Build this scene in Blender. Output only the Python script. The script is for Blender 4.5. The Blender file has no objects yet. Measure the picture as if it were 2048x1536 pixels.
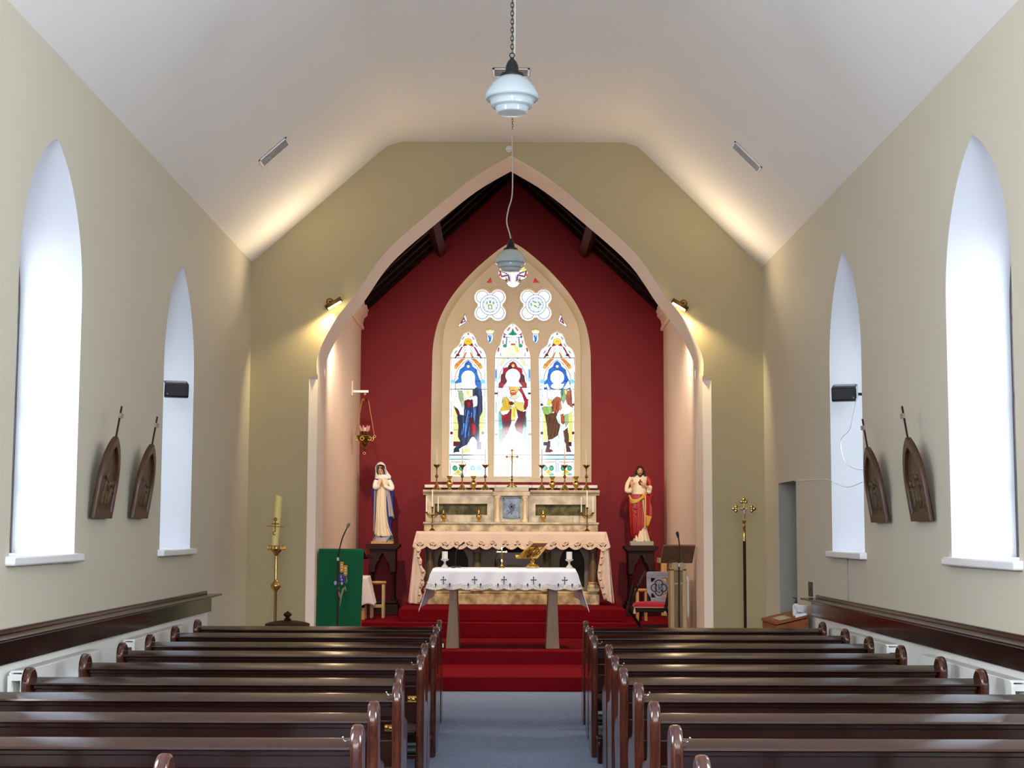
DAYW = 20.0; SKYW = 170.0; HIDW = 2.0; HIDD = 12.0; WORLD = 0.7; EASTW = 20.0; CHW = 112.0; EXPO = 1.25; WESTW = 480.0; LAMPA = 150.0
import bpy, bmesh, math, random
import numpy as np
from mathutils import Vector, Matrix, Quaternion
random.seed(7)
PI = math.pi
SC = bpy.context.scene
COL = SC.collection
V = Vector

# ------------------------------------------------------------------ camera
F_PX = 3078.0
def cam_axes(tilt, yaw, roll):
    t, w, r = map(math.radians, (tilt, yaw, roll))
    f = V((math.sin(w)*math.cos(t), math.cos(w)*math.cos(t), math.sin(t)))
    rt = V((math.cos(w), -math.sin(w), 0)); up = rt.cross(f)
    return math.cos(r)*rt + math.sin(r)*up, -math.sin(r)*rt + math.cos(r)*up, f
C_R, C_U, C_F = cam_axes(5.58, 0.22, 0.2)
C_P = V((0, 0, 1.75))
def ray(x, y): return C_F + C_R*((x-1024)/F_PX) - C_U*((y-768)/F_PX)
def AT(x, y, Y): d = ray(x, y); return C_P + d*((Y-C_P.y)/d.y)      # point at distance Y
def ATX(x, y, X): d = ray(x, y); return C_P + d*((X-C_P.x)/d.x)     # point on a side wall
def ATZ(x, y, Z): d = ray(x, y); return C_P + d*((Z-C_P.z)/d.z)     # point at a height
cd = bpy.data.cameras.new('camera'); cam = bpy.data.objects.new('camera', cd); COL.objects.link(cam)
cd.sensor_width = 36; cd.sensor_fit = 'HORIZONTAL'; cd.lens = F_PX/2048*36; cd.clip_end = 200
cam.matrix_world = Matrix(((C_R.x, C_U.x, -C_F.x, C_P.x), (C_R.y, C_U.y, -C_F.y, C_P.y), (C_R.z, C_U.z, -C_F.z, C_P.z), (0, 0, 0, 1)))
SC.camera = cam

# ------------------------------------------------------------------ materials
def lin(c):
    out = []
    for v in c:
        v /= 255.0
        out.append(v/12.92 if v <= 0.04045 else ((v+0.055)/1.055)**2.4)
    return out
def M(name, rgb, rough=0.6, metal=0.0, spec=0.5, var=None, bump=None, wood=None, coat=0.0, emit=None, trans=None, scale=None, sheen=0.0):
    m = bpy.data.materials.new(name); m.use_nodes = True
    nt = m.node_tree; N = nt.nodes; L = nt.links; b = N['Principled BSDF']
    c = lin(rgb)+[1]
    b.inputs['Base Color'].default_value = c; b.inputs['Roughness'].default_value = rough
    b.inputs['Metallic'].default_value = metal; b.inputs['Specular IOR Level'].default_value = spec
    b.inputs['Coat Weight'].default_value = coat; b.inputs['Coat Roughness'].default_value = 0.12
    b.inputs['Sheen Weight'].default_value = sheen
    if trans: b.inputs['Transmission Weight'].default_value = trans
    if emit:
        b.inputs['Emission Color'].default_value = lin(emit[0])+[1]; b.inputs['Emission Strength'].default_value = emit[1]
    tc = N.new('ShaderNodeTexCoord'); vec = tc.outputs['Object']
    if scale:
        mp = N.new('ShaderNodeMapping'); mp.inputs['Scale'].default_value = scale; L.new(vec, mp.inputs['Vector']); vec = mp.outputs['Vector']
    if var:      # (noise scale, second colour, contrast, detail)
        sc, rgb2, k = var[:3]
        n = N.new('ShaderNodeTexNoise'); n.inputs['Scale'].default_value = sc; n.inputs['Detail'].default_value = var[3] if len(var) > 3 else 4
        L.new(vec, n.inputs['Vector'])
        rp = N.new('ShaderNodeValToRGB'); rp.color_ramp.elements[0].position = 0.5-k; rp.color_ramp.elements[1].position = 0.5+k
        rp.color_ramp.elements[0].color = c; rp.color_ramp.elements[1].color = lin(rgb2)+[1]
        L.new(n.outputs['Fac'], rp.inputs['Fac']); L.new(rp.outputs['Color'], b.inputs['Base Color'])
    if wood:     # (second colour, stretch axis scale)
        rgb2, s3 = wood
        mp = N.new('ShaderNodeMapping'); mp.inputs['Scale'].default_value = s3; L.new(tc.outputs['Object'], mp.inputs['Vector'])
        n = N.new('ShaderNodeTexNoise'); n.inputs['Scale'].default_value = 1.0; n.inputs['Detail'].default_value = 6; n.inputs['Distortion'].default_value = 1.2
        L.new(mp.outputs['Vector'], n.inputs['Vector'])
        rp = N.new('ShaderNodeValToRGB'); rp.color_ramp.elements[0].position = 0.32; rp.color_ramp.elements[1].position = 0.7
        rp.color_ramp.elements[0].color = c; rp.color_ramp.elements[1].color = lin(rgb2)+[1]
        L.new(n.outputs['Fac'], rp.inputs['Fac']); L.new(rp.outputs['Color'], b.inputs['Base Color'])
    if bump:     # (scale, strength, distance)
        n2 = N.new('ShaderNodeTexNoise'); n2.inputs['Scale'].default_value = bump[0]; n2.inputs['Detail'].default_value = 5
        L.new(vec, n2.inputs['Vector'])
        bp = N.new('ShaderNodeBump'); bp.inputs['Strength'].default_value = bump[1]; bp.inputs['Distance'].default_value = bump[2] if len(bump) > 2 else 0.01
        L.new(n2.outputs['Fac'], bp.inputs['Height']); L.new(bp.outputs['Normal'], b.inputs['Normal'])
    return m
def M_glass(name, rgb, tint=1.0, attr=None, rough=0.05, gloss=0.06):
    m = bpy.data.materials.new(name); m.use_nodes = True
    nt = m.node_tree; N = nt.nodes; L = nt.links; N.clear()
    out = N.new('ShaderNodeOutputMaterial'); mix = N.new('ShaderNodeMixShader'); mix.inputs['Fac'].default_value = gloss
    tr = N.new('ShaderNodeBsdfTransparent'); gl = N.new('ShaderNodeBsdfGlossy'); gl.inputs['Roughness'].default_value = rough
    tr.inputs['Color'].default_value = lin(rgb)+[1]
    if attr:
        a = N.new('ShaderNodeAttribute'); a.attribute_name = attr; L.new(a.outputs['Color'], tr.inputs['Color'])
    L.new(tr.outputs[0], mix.inputs[1]); L.new(gl.outputs[0], mix.inputs[2]); L.new(mix.outputs[0], out.inputs['Surface'])
    return m

# ------------------------------------------------------------------ mesh builder
BASE = {}          # world position of each parent's origin
class MB:
    def __init__(s): s.v = []; s.f = []
    def add(s, vs, fs):
        o = len(s.v); s.v += [V(p) for p in vs]; s.f += [tuple(i+o for i in f) for f in fs]; return s
    def box(s, lo, hi):
        x0, y0, z0 = lo; x1, y1, z1 = hi
        return s.add([(x0,y0,z0),(x1,y0,z0),(x1,y1,z0),(x0,y1,z0),(x0,y0,z1),(x1,y0,z1),(x1,y1,z1),(x0,y1,z1)],
                     [(0,3,2,1),(4,5,6,7),(0,1,5,4),(1,2,6,5),(2,3,7,6),(3,0,4,7)])
    def cbox(s, c, size, rot=None):
        h = V(size)/2; m = MB().box(-h, h)
        R = rot if rot is not None else Matrix.Identity(3)
        return s.add([R @ p + V(c) for p in m.v], m.f)
    def quad(s, a, b, c, d, n=12): return s.grid(lambda u, v: (V(a)*(1-u)+V(b)*u)*(1-v)+(V(d)*(1-u)+V(c)*u)*v, n, n)
    def bar(s, a, b, w, d, upv=(0,0,1)):
        a, b = V(a), V(b); ax = (b-a).normalized(); u = V(upv)
        if abs(ax.dot(u)) > 0.98: u = V((0,1,0))
        sx = ax.cross(u).normalized(); sy = sx.cross(ax)
        p = []
        for q in (a, b):
            for i, j in ((-1,-1),(1,-1),(1,1),(-1,1)): p.append(q + sx*(w/2*i) + sy*(d/2*j))
        return s.add(p, [(3,2,1,0),(4,5,6,7),(0,1,5,4),(1,2,6,5),(2,3,7,6),(3,0,4,7)])
    def loft(s, rings, closed=True, caps=True):
        n = len(rings[0]); vs = [p for r in rings for p in r]; fs = []
        m = n if closed else n-1
        for i in range(len(rings)-1):
            for j in range(m):
                k = (j+1) % n
                fs.append((i*n+j, i*n+k, (i+1)*n+k, (i+1)*n+j))
        if caps and closed:
            fs.append(tuple(range(n))[::-1]); fs.append(tuple((len(rings)-1)*n+j for j in range(n)))
        return s.add(vs, fs)
    def tube(s, pts, r, n=10, caps=True, flat=None):
        pts = [V(p) for p in pts]; R = r if hasattr(r, '__len__') else [r]*len(pts)
        t0 = (pts[1]-pts[0]).normalized(); u = V((0,0,1)) if abs(t0.z) < 0.9 else V((1,0,0))
        u = (u - t0*u.dot(t0)).normalized(); rings = []
        for i, p in enumerate(pts):
            t = (pts[min(i+1, len(pts)-1)] - pts[max(i-1, 0)]).normalized()
            u = (u - t*u.dot(t)).normalized(); w = t.cross(u)
            rings.append([p + (u*math.cos(2*PI*k/n) + w*math.sin(2*PI*k/n))*R[i] for k in range(n)])
        return s.loft(rings, True, caps)
    def lathe(s, prof, c=(0,0,0), n=24, axis='Z', caps=True, flute=None):
        c = V(c); rings = []
        for r, h in prof:
            ring = []
            for k in range(n):
                a = 2*PI*k/n; rr = max(r, 1e-4)
                if flute: rr *= 1+flute[1]*math.cos(flute[0]*a)
                x, y = rr*math.cos(a), rr*math.sin(a)
                ring.append(c + (V((x,y,h)) if axis == 'Z' else V((x,h,y)) if axis == 'Y' else V((h,x,y))))
            rings.append(ring)
        return s.loft(rings, True, caps)
    def ell(s, c, r, n=16, m=10, rot=None):
        c = V(c); R = rot if rot is not None else Matrix.Identity(3); rings = []
        for i in range(m+1):
            a = -PI/2 + PI*i/m; ca = max(math.cos(a), 1e-3)
            rings.append([c + R @ V((r[0]*ca*math.cos(2*PI*k/n), r[1]*ca*math.sin(2*PI*k/n), r[2]*math.sin(a))) for k in range(n)])
        return s.loft(rings)
    def prism(s, pts, mp, d0, d1):
        n = len(pts); a = [mp(p[0], p[1], d0) for p in pts]; b = [mp(p[0], p[1], d1) for p in pts]
        fs = [tuple(range(n))[::-1], tuple(range(n, 2*n))]
        for i in range(n): j = (i+1) % n; fs.append((i, j, n+j, n+i))
        return s.add(a+b, fs)
    def grid(s, fn, nu, nv):
        vs = [fn(i/nu, j/nv) for j in range(nv+1) for i in range(nu+1)]
        return s.add(vs, [(j*(nu+1)+i, j*(nu+1)+i+1, (j+1)*(nu+1)+i+1, (j+1)*(nu+1)+i) for j in range(nv) for i in range(nu)])
    def torus(s, c, R, r, axis='Y', n=24, m=8, arc=2*PI, a0=0):
        c = V(c); pts = []
        for k in range(n + (0 if arc >= 2*PI-1e-6 else 1)):
            a = a0 + arc*k/n; x, y = R*math.cos(a), R*math.sin(a)
            pts.append(c + (V((x,y,0)) if axis == 'Z' else V((x,0,y)) if axis == 'Y' else V((0,x,y))))
        if arc < 2*PI-1e-6: return s.tube(pts, r, m)
        rings = []
        for k, p in enumerate(pts):
            rad = (p-c).normalized(); ax = {'Z': V((0,0,1)), 'Y': V((0,1,0)), 'X': V((1,0,0))}[axis]
            rings.append([p + (rad*math.cos(2*PI*j/m) + ax*math.sin(2*PI*j/m))*r for j in range(m)])
        rings.append(rings[0])
        return s.loft(rings, True, False)
    def xf(s, mat, i0=0):
        for i in range(i0, len(s.v)): s.v[i] = mat @ s.v[i]
        return s
    def build(s, name, mat, parent=None, origin=None, smooth=35, bevel=0, mods=(), fix=True):
        me = bpy.data.meshes.new(name)
        o0 = BASE[parent.name] if parent is not None else (V(origin) if origin is not None else V((0,0,0)))
        me.from_pydata([tuple(p-o0) for p in s.v], [], s.f)
        if fix:
            bm = bmesh.new(); bm.from_mesh(me); bmesh.ops.recalc_face_normals(bm, faces=bm.faces); bm.to_mesh(me); bm.free()
        me.materials.append(mat)
        if smooth:
            me.polygons.foreach_set('use_smooth', [True]*len(me.polygons)); me.set_sharp_from_angle(angle=math.radians(smooth))
        o = bpy.data.objects.new(name, me); COL.objects.link(o)
        if parent is not None: o.parent = parent
        else: o.location = o0
        BASE[o.name] = o0
        if bevel:
            b = o.modifiers.new('bevel', 'BEVEL'); b.width = bevel; b.segments = 2; b.limit_method = 'ANGLE'; b.angle_limit = math.radians(40)
        for kind, kw in mods:
            md = o.modifiers.new(kind.lower(), kind)
            for k, v in kw.items(): setattr(md, k, v)
        return o

def tag(o, label=None, cat=None, group=None, kind=None):
    if label: o['label'] = label
    if cat: o['category'] = cat
    if group: o['group'] = group
    if kind: o['kind'] = kind
    return o
def thing(name, label, cat, loc=(0,0,0), group=None):
    o = bpy.data.objects.new(name, None); COL.objects.link(o); o.location = loc; o.empty_display_size = 0.1
    BASE[o.name] = V(loc)
    return tag(o, label, cat, group)
def part_empty(name, parent):
    o = bpy.data.objects.new(name, None); COL.objects.link(o); o.parent = parent; BASE[o.name] = BASE[parent.name]; return o
def struct(o): o['kind'] = 'structure'; return o
def dup(root, loc, label=None, group=None, rz=0):
    def cp(o, p):
        c = o.copy(); COL.objects.link(c)
        if p is not None: c.parent = p
        for ch in o.children: cp(ch, c)
        return c
    r = cp(root, None); r.location = loc; r.rotation_euler = (0, 0, rz); BASE[r.name] = V(loc)
    if label: r['label'] = label
    if group: r['group'] = group
    return r

def filled(outer, holes, mp, extrude=0.0, bevel=0.0):
    """2-D outline with holes -> MB; mp(u, v, d) maps the plane to the world."""
    cu = bpy.data.curves.new('outline', 'CURVE'); cu.dimensions = '2D'; cu.fill_mode = 'BOTH' if extrude == 0 else 'BOTH'
    cu.extrude = extrude; cu.bevel_depth = bevel; cu.offset = -bevel; cu.bevel_resolution = 1
    for pl in [outer]+holes:
        sp = cu.splines.new('POLY'); sp.points.add(len(pl)-1); sp.use_cyclic_u = True
        for q, p in zip(sp.points, pl): q.co = (p[0], p[1], 0, 1)
    o = bpy.data.objects.new('outline', cu); COL.objects.link(o)
    dg = bpy.context.evaluated_depsgraph_get(); dg.update()
    me = bpy.data.meshes.new_from_object(o.evaluated_get(dg))
    mb = MB().add([mp(*v.co) for v in me.vertices], [tuple(p.vertices) for p in me.polygons])
    bpy.data.objects.remove(o); bpy.data.curves.remove(cu); bpy.data.meshes.remove(me)
    return mb
def smooth_line(pts, n=8):
    out = []
    P = [pts[0]]+list(pts)+[pts[-1]]
    for i in range(1, len(P)-2):
        p0, p1, p2, p3 = P[i-1], P[i], P[i+1], P[i+2]
        for k in range(n):
            t = k/n
            out.append(tuple(0.5*((2*p1[j]) + (-p0[j]+p2[j])*t + (2*p0[j]-5*p1[j]+4*p2[j]-p3[j])*t*t + (-p0[j]+3*p1[j]-3*p2[j]+p3[j])*t**3) for j in range(len(p1))))
    out.append(tuple(pts[-1])); return out
def lancet(y0, y1, z0, zs, za, n=14):
    """pointed arch outline, anticlockwise from lower y0"""
    a = (y1-y0)/2; c = (y0+y1)/2; h = za-zs; R = (a*a+h*h)/(2*a); th = math.asin(min(1, h/R))
    right = [(c + a-R + R*math.cos(th*i/n), zs + R*math.sin(th*i/n)) for i in range(n+1)]
    left = [(2*c-p[0], p[1]) for p in right[::-1]][1:]
    return [(y0, z0), (y1, z0)] + right + left

# ------------------------------------------------------------------ palette
m_wall = M('wall_paint', (205,199,180), 0.75, spec=0.25, bump=(90, 0.12, 0.004), var=(0.9, (208,202,185), 0.25))
m_arch = M('wall_paint_shaded', (180,165,130), 0.75, spec=0.25, bump=(90, 0.12, 0.004))  # same wall paint, with the arch wall's shade put into the colour
m_ceil = M('ceiling_paint', (240,237,234), 0.8, spec=0.2, bump=(70, 0.06, 0.004))
m_reveal = M('white_reveal', (212,216,224), 0.4, spec=0.4)
m_pink = M('chancel_wall_paint', (238,216,196), 0.7, spec=0.25, bump=(60, 0.1, 0.004))
m_red = M('red_wall_paint', (124,10,22), 0.6, spec=0.3, bump=(80, 0.1, 0.004))
m_stone = M('window_stone', (226,211,186), 0.7, spec=0.2, bump=(60, 0.1, 0.004), var=(3, (218,202,174), 0.3))
m_trim = M('white_trim', (236,235,232), 0.45)
m_dado = M('white_dado', (240,240,236), 0.5)
m_carpet = M('blue_carpet', (98,108,132), 0.95, spec=0.1, var=(75, (146,156,178), 0.22, 5), bump=(400, 0.5, 0.004))
m_redcarpet = M('red_carpet', (104,10,20), 0.95, spec=0.05, var=(160, (124,14,27), 0.25, 2), bump=(350, 0.5, 0.004))
m_roofwood = M('dark_roof_wood', (40,17,13), 0.75, spec=0.12, wood=((24,10,9), (3,3,30)))
m_pew = M('mahogany', (42,16,12), 0.17, spec=0.5, wood=((30,11,9), (2,30,30)), coat=0.08)
m_pew.node_tree.nodes['Principled BSDF'].inputs['Specular Tint'].default_value = (1.0, .88, .78, 1)
m_pewend = M('mahogany_end', (80,36,19), 0.2, spec=0.5, wood=((46,18,11), (24,24,3)), coat=0.5)
m_dark = M('dark_stained_wood', (54,22,14), 0.5, spec=0.18, wood=((34,13,9), (20,20,3)))
m_oak = M('oak', (150,118,80), 0.45, wood=((128,96,62), (26,26,2.5)))
m_oaklight = M('pale_oak', (190,165,118), 0.45, wood=((170,144,98), (26,26,2.5)))
m_pine = M('pine', (205,160,92), 0.4, wood=((184,136,70), (20,20,3)))
m_case = M('orange_wood', (156,86,40), 0.45, spec=.25, wood=((124,62,28), (4,14,14)))
m_brass = M('brass', (200,164,92), 0.24, metal=1.0)
m_brassdull = M('dull_brass', (132,100,52), 0.35, metal=1.0)
m_gold = M('gold', (220,186,104), 0.2, metal=1.0)
m_silver = M('silver', (214,214,218), 0.2, metal=1.0)
m_chrome = M('chrome', (225,225,228), 0.12, metal=1.0)
m_black = M('black_plastic', (22,24,27), 0.35)
m_blackmetal = M('black_metal', (16,16,17), 0.4, spec=0.4)
m_white = M('white_gloss', (238,240,244), 0.3)
m_wax = M('white_wax', (244,240,230), 0.5, spec=0.4)
m_yellowwax = M('yellow_wax', (222,205,126), 0.45)
m_radiator = M('radiator_enamel', (236,236,232), 0.35)
m_marble = M('cream_marble', (212,190,142), 0.3, spec=.4, var=(7, (138,112,70), 0.12, 12))
m_marblepale = M('pale_marble', (208,196,166), 0.3, spec=.4, var=(6, (164,148,116), 0.14, 12))
m_greenmarble = M('green_marble', (58,54,28), 0.45, spec=.2, var=(9, (104,98,60), 0.12, 10))
m_brownmarble = M('brown_marble', (118,92,62), 0.35, spec=.3, var=(6, (88,66,44), 0.25, 8))
m_recessstone = M('dark_marble', (48,40,34), 0.6, spec=.15, var=(6, (40,34,30), 0.25, 6))  # darker stone for the panel behind the altar arches
m_greystone = M('grey_marble', (120,108,94), 0.5, spec=.2, var=(6, (100,90,78), 0.25, 6))
m_clothpink = M('cream_linen', (222,200,184), 0.85, spec=0.15, sheen=0.2, bump=(300, 0.15, 0.002))
m_clothwhite = M('white_linen', (246,246,254), 0.8, spec=0.2, sheen=0.2, bump=(300, 0.12, 0.002))
m_lace = M('lace', (240,238,236), 0.9, var=(60, (206,202,198), 0.12, 1))
m_lacepink = M('cream_lace', (228,206,186), 0.9, var=(50, (206,180,152), 0.12, 1))
m_embroid = M('dark_embroidery', (74,58,44), 0.9)
m_embroidgrey = M('grey_embroidery', (70,74,88), 0.8)
m_green = M('green_cloth', (10,92,58), 0.85, spec=0.15, sheen=0.3, bump=(250, 0.2, 0.002))
m_cushion = M('red_velvet', (180,14,44), 0.85, sheen=0.08)
m_cream = M('cream_paint', (232,216,184), 0.45)
m_blue = M('blue_paint', (38,44,132), 0.45)
m_lavender = M('lavender_paint', (170,160,170), 0.5)
m_skin = M('skin_paint', (206,160,120), 0.45)
m_hair = M('dark_hair_paint', (44,28,22), 0.4)
m_statred = M('red_paint', (158,30,28), 0.4)
m_statgold = M('gold_paint', (206,160,70), 0.4)
m_statgrey = M('grey_base_paint', (160,156,138), 0.5)
m_lips = M('lip_paint', (150,70,60), 0.5)
m_opal = M('opal_glass', (186,198,203), 0.12, spec=0.5, trans=0.15)
m_chair = M('wood_painted_sheen', (150,150,160), 0.28, wood=((120,120,130), (3,20,20)), coat=0.4)  # dark glossy wood, its grey reflection put into the base colour
m_plastergrey = M('grey_plaster', (152,150,142), 0.7)
# ================================================================== the nave shell
XL, XR, YW, YB = -3.15, 3.17, 18.85, -4.0
ZL, ZR = 5.09, 5.06
sec = [(XL, ZL), (-1.62, 6.47), (-1.48, 6.58), (-1.3, 6.63), (1.45, 6.63), (1.62, 6.58), (1.75, 6.47), (XR, ZR)]
WIN_L = [(9.84, 11.32, 10.55, 4.5), (14.1, 15.46, 14.68, 4.34), (5.6, 7.1, 6.35, 4.5), (1.4, 2.9, 2.15, 4.5)]
WIN_R = [(9.54, 10.98, 10.2, 4.47), (13.64, 14.99, 14.25, 4.42), (5.4, 6.9, 6.1, 4.5), (1.2, 2.7, 1.95, 4.5)]
Z_SILL = 1.6
def win_outline(w): return lancet(w[0], w[1], Z_SILL, w[3]-1.05, w[3])
def floor_z(x, y):     # rucked aisle carpet, ripples shaped in to give soft bands of shade
    fall = max(0, 1-((x-.06)/.62)**2)**.6 if abs(x-.06) < .62 and 4 < y < 17.2 else 0
    s = math.sin(y*5.3+.5*math.sin(x*2.2)) + .6*math.sin(y*8.9+1.3+.8*math.sin(x*1.7))
    return -.024*fall*(.5-.31*s)
struct(MB().grid(lambda u, v: (lambda x, y: V((x, y, floor_z(x, y))))(XL-.6+(XR-XL+1.2)*u, YB+(19.2-YB)*v), 60, 520).build('floor', m_carpet, smooth=80, fix=False))
mpL = lambda u, v, d: V((XL+d, u, v)); mpR = lambda u, v, d: V((XR+d, u, v))
struct(filled([(YB,0),(YW+.3,0),(YW+.3,ZL+.02),(YB,ZL+.02)], [win_outline(w) for w in WIN_L], mpL).build('wall_left', m_wall))
D0, D1, DZ = 16.83, 17.9, 2.35
def with_door():
    return [(YB,0),(D0,0),(D0,DZ),(D1,DZ),(D1,0),(YW+.3,0),(YW+.3,ZR+.02),(YB,ZR+.02)]
struct(filled(with_door(), [win_outline(w) for w in WIN_R], mpR).build('wall_right', m_wall))
# door recess in the right wall
dr = MB()
for a, b in (((XR,D0,0),(XR+.45,D0,DZ)), ((XR,D1,0),(XR+.45,D1,DZ))):
    dr.add([a, (b[0],a[1],0), b, (a[0],a[1],DZ)], [(0,1,2,3)])
dr.add([(XR,D0,DZ),(XR+.45,D0,DZ),(XR+.45,D1,DZ),(XR,D1,DZ)], [(0,1,2,3)])
d1 = struct(dr.build('door_1', m_plastergrey))
MB().box((XR+.40, D0, 0), (XR+.45, D1, DZ)).build('door_leaf', m_plastergrey, d1)
# ceiling: two slopes and a flat centre
struct(MB().grid(lambda u, v: (lambda p: V((p[0], YB+(YW+.4-YB)*v, p[1])))((lambda t: (lambda i, f: tuple(sec[i][j]*(1-f)+sec[min(i+1,7)][j]*f for j in (0,1)))(min(int(t), 6), t-min(int(t), 6)))(u*7)), 7, 1).build('ceiling', m_ceil, smooth=30))
wo = lancet(-1.25, 1.35, 2.0, 4.2, 5.9)
struct(filled([(XL-.6,0),(XR+.6,0),(XR+.6,7),(XL-.6,7)], [wo], lambda u, v, d: V((u, YB, v))).build('wall_back', m_wall))
m_wglass = M_glass('window_glass', (236,240,244))
wb = struct(MB().loft([[V((x, YB, z)) for x, z in wo+[wo[0]]], [V((x, YB-.35, z)) for x, z in wo+[wo[0]]]], closed=False, caps=False).build('window_10', m_reveal))  # unseen west window, added to let in frontal light
filled(wo, [], lambda u, v, d: V((u, YB-.34, v))).build('pane', m_wglass, wb)

# ------------------------------------------------------------------ chancel arch
apx = [(1022,311),(949,354),(862,423.6),(772,503.5),(715,583.5),(670,641),(637,706.6),(627,748)]
CX0 = 0.05
half = []
for x, y in apx:
    p = AT(x, y, YW); half.append((abs(p.x-CX0), p.z))
half[0] = (0.0, half[0][1]); half[-1] = (2.38, half[-1][1])
half = smooth_line(half, 5)
ZSPR = half[-1][1]
A_IN, A_OUT = 2.38, 2.475
arch_pts = [(-a, z) for a, z in half[::-1]] + [(a, z) for a, z in half[1:]]      # left spring -> apex -> right spring
def arch_outline(out):
    a = A_OUT if out else A_IN
    zc = ZSPR-.06
    return [(CX0-a, 0), (CX0-a, zc)] + [(CX0+x, z) for x, z in arch_pts] + [(CX0+a, zc), (CX0+a, 0)]
front = [(XL-.02,0)] + arch_outline(True) + [(XR+.02,0), (XR+.02, ZR)] + [p for p in sec[1:-1]][::-1] + [(XL-.02, ZL)]
fw = struct(filled(front, [], lambda u, v, d: V((u, YW, v))).build('wall_front', m_arch))
# reveal of the arch with chamfered jambs
YA = 19.7
o1, o2 = arch_outline(True), arch_outline(False)
n = len(o1)
def ch_pts(Y, pl): return [V((p[0], Y, p[1])) for p in pl]
rv = MB().loft([ch_pts(YW, o1), ch_pts(YW+.1, o2), ch_pts(YA, o2)], closed=False, caps=False)
struct(rv.build('trim_arch', m_pink if False else m_trim, smooth=25)) if False else None
arch_trim = struct(rv.build('trim_1', M('arch_paint', (250,236,220), 0.6), smooth=25))

# ------------------------------------------------------------------ chancel
YE = 24.3
CLb, CRb = -2.31, 2.50           # half widths at the east wall
CLf, CRf = CX0-A_IN, CX0+A_IN    # at the arch
AXE = 0.095
ZAP, ZEV = 7.5, 5.28
SLOPE = (ZAP-ZEV)/2.405
def roof_z(x): return ZAP - SLOPE*abs(x-AXE)
back_gable = [(-3.3,0)] + arch_outline(False) + [(3.4,0),(3.4,roof_z(3.4)),(AXE,ZAP),(-3.3,roof_z(-3.3))]
struct(filled(back_gable, [], lambda u, v, d: V((u, YA, v))).build('wall_arch_rear', m_pink))
struct(MB().add([(CLf,YA,0),(CLb,YE,0),(CLb,YE,5.4),(CLf,YA,5.4)], [(0,1,2,3)]).build('wall_chancel_left', m_pink))
struct(MB().add([(CRf,YA,0),(CRb,YE,0),(CRb,YE,5.4),(CRf,YA,5.4)], [(0,1,2,3)]).build('wall_chancel_right', m_pink))
Z1 = lambda x, y: (840+x/3.073, 480+y/3.073)
ew = [(565,12),(480,62),(330,190),(200,340),(122,480),(88,600),(76,700),(70,1000),(66,1486)]
ewp = [AT(*Z1(x, y), YE) for x, y in ew]
ea = smooth_line([(p.x, p.z) for p in ewp[:7]], 5) + [(p.x, p.z) for p in ewp[7:]]
EAX = ea[0][0]
e_half = [(EAX-x, z) for x, z in ea]
east_out = [(EAX-a, z) for a, z in e_half[::-1]] + [(EAX+a, z) for a, z in e_half[1:]]
struct(filled([(CLb-.05,0),(CRb+.05,0),(CRb+.05,roof_z(CRb+.05)),(AXE,ZAP),(CLb-.05,roof_z(CLb-.05))], [east_out], lambda u, v, d: V((u, YE, v))).build('wall_east', m_red))
# cornice under the roof on both side walls
prof = [(0,4.98),(.035,4.98),(.05,5.01),(.035,5.05),(.03,5.09),(.05,5.16),(.10,5.21),(.10,5.26),(.115,5.28),(.115,5.33),(0,5.33)]
for s, xa, xb, nm in ((1, CLf, CLb, 'trim_2'), (-1, CRf, CRb, 'trim_3')):
    struct(MB().loft([[V((xa+s*d, YA, z)) for d, z in prof], [V((xb+s*d, YE-.01, z)) for d, z in prof]]).build(nm, m_pink, smooth=40))
# boarded roof with rafters and purlins
rf = MB()
for s in (-1, 1):
    xa = AXE+s*2.9
    rf.add([(AXE,YA-.1,ZAP+.06),(AXE,YE+.1,ZAP+.06),(xa,YE+.1,roof_z(xa)+.06),(xa,YA-.1,roof_z(xa)+.06)], [(0,1,2,3)])
roof = struct(rf.build('ceiling_chancel', m_roofwood))
for s in (-1, 1):
    for k in range(10):
        y = YA+.14+k*.48; x1 = AXE+s*2.55
        MB().bar((AXE+s*.02, y, ZAP-.03), (x1, y, roof_z(x1)-.03), .09, .14, (0,1,0)).build('rafter', m_roofwood, roof, smooth=0)
    x = AXE+s*1.17
    MB().cbox((x, (YA+YE)/2, roof_z(x)-.16), (.13, YE-YA, .2), Matrix.Rotation(s*math.atan(SLOPE), 3, 'Y')).build('purlin', M('purlin_wood%d' % s, (70,24,18), 0.75, spec=.12), roof, bevel=.01)
MB().cbox((AXE, (YA+YE)/2, ZAP-.06), (.08, YE-YA, .2)).build('ridge_beam', m_roofwood, roof)

# ------------------------------------------------------------------ carpeted steps
def step(nm, x0, x1, y0, y1, z0, z1):
    return struct(MB().box((x0, y0, z0), (x1, y1, z1)).build(nm, m_redcarpet, bevel=.012))
step('floor_step_1', -1.95, 2.05, 17.47, 19.3, 0, .16)
step('floor_step_2', CLf+.02, CRf-.02, 19.14, YE, .0, .324)
step('floor_chancel', CLf+.03, CRf-.03, 21.52, YE, .324, .529)
step('floor_predella', -1.5, 1.70, 21.83, YE, .529, .706)

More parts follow.
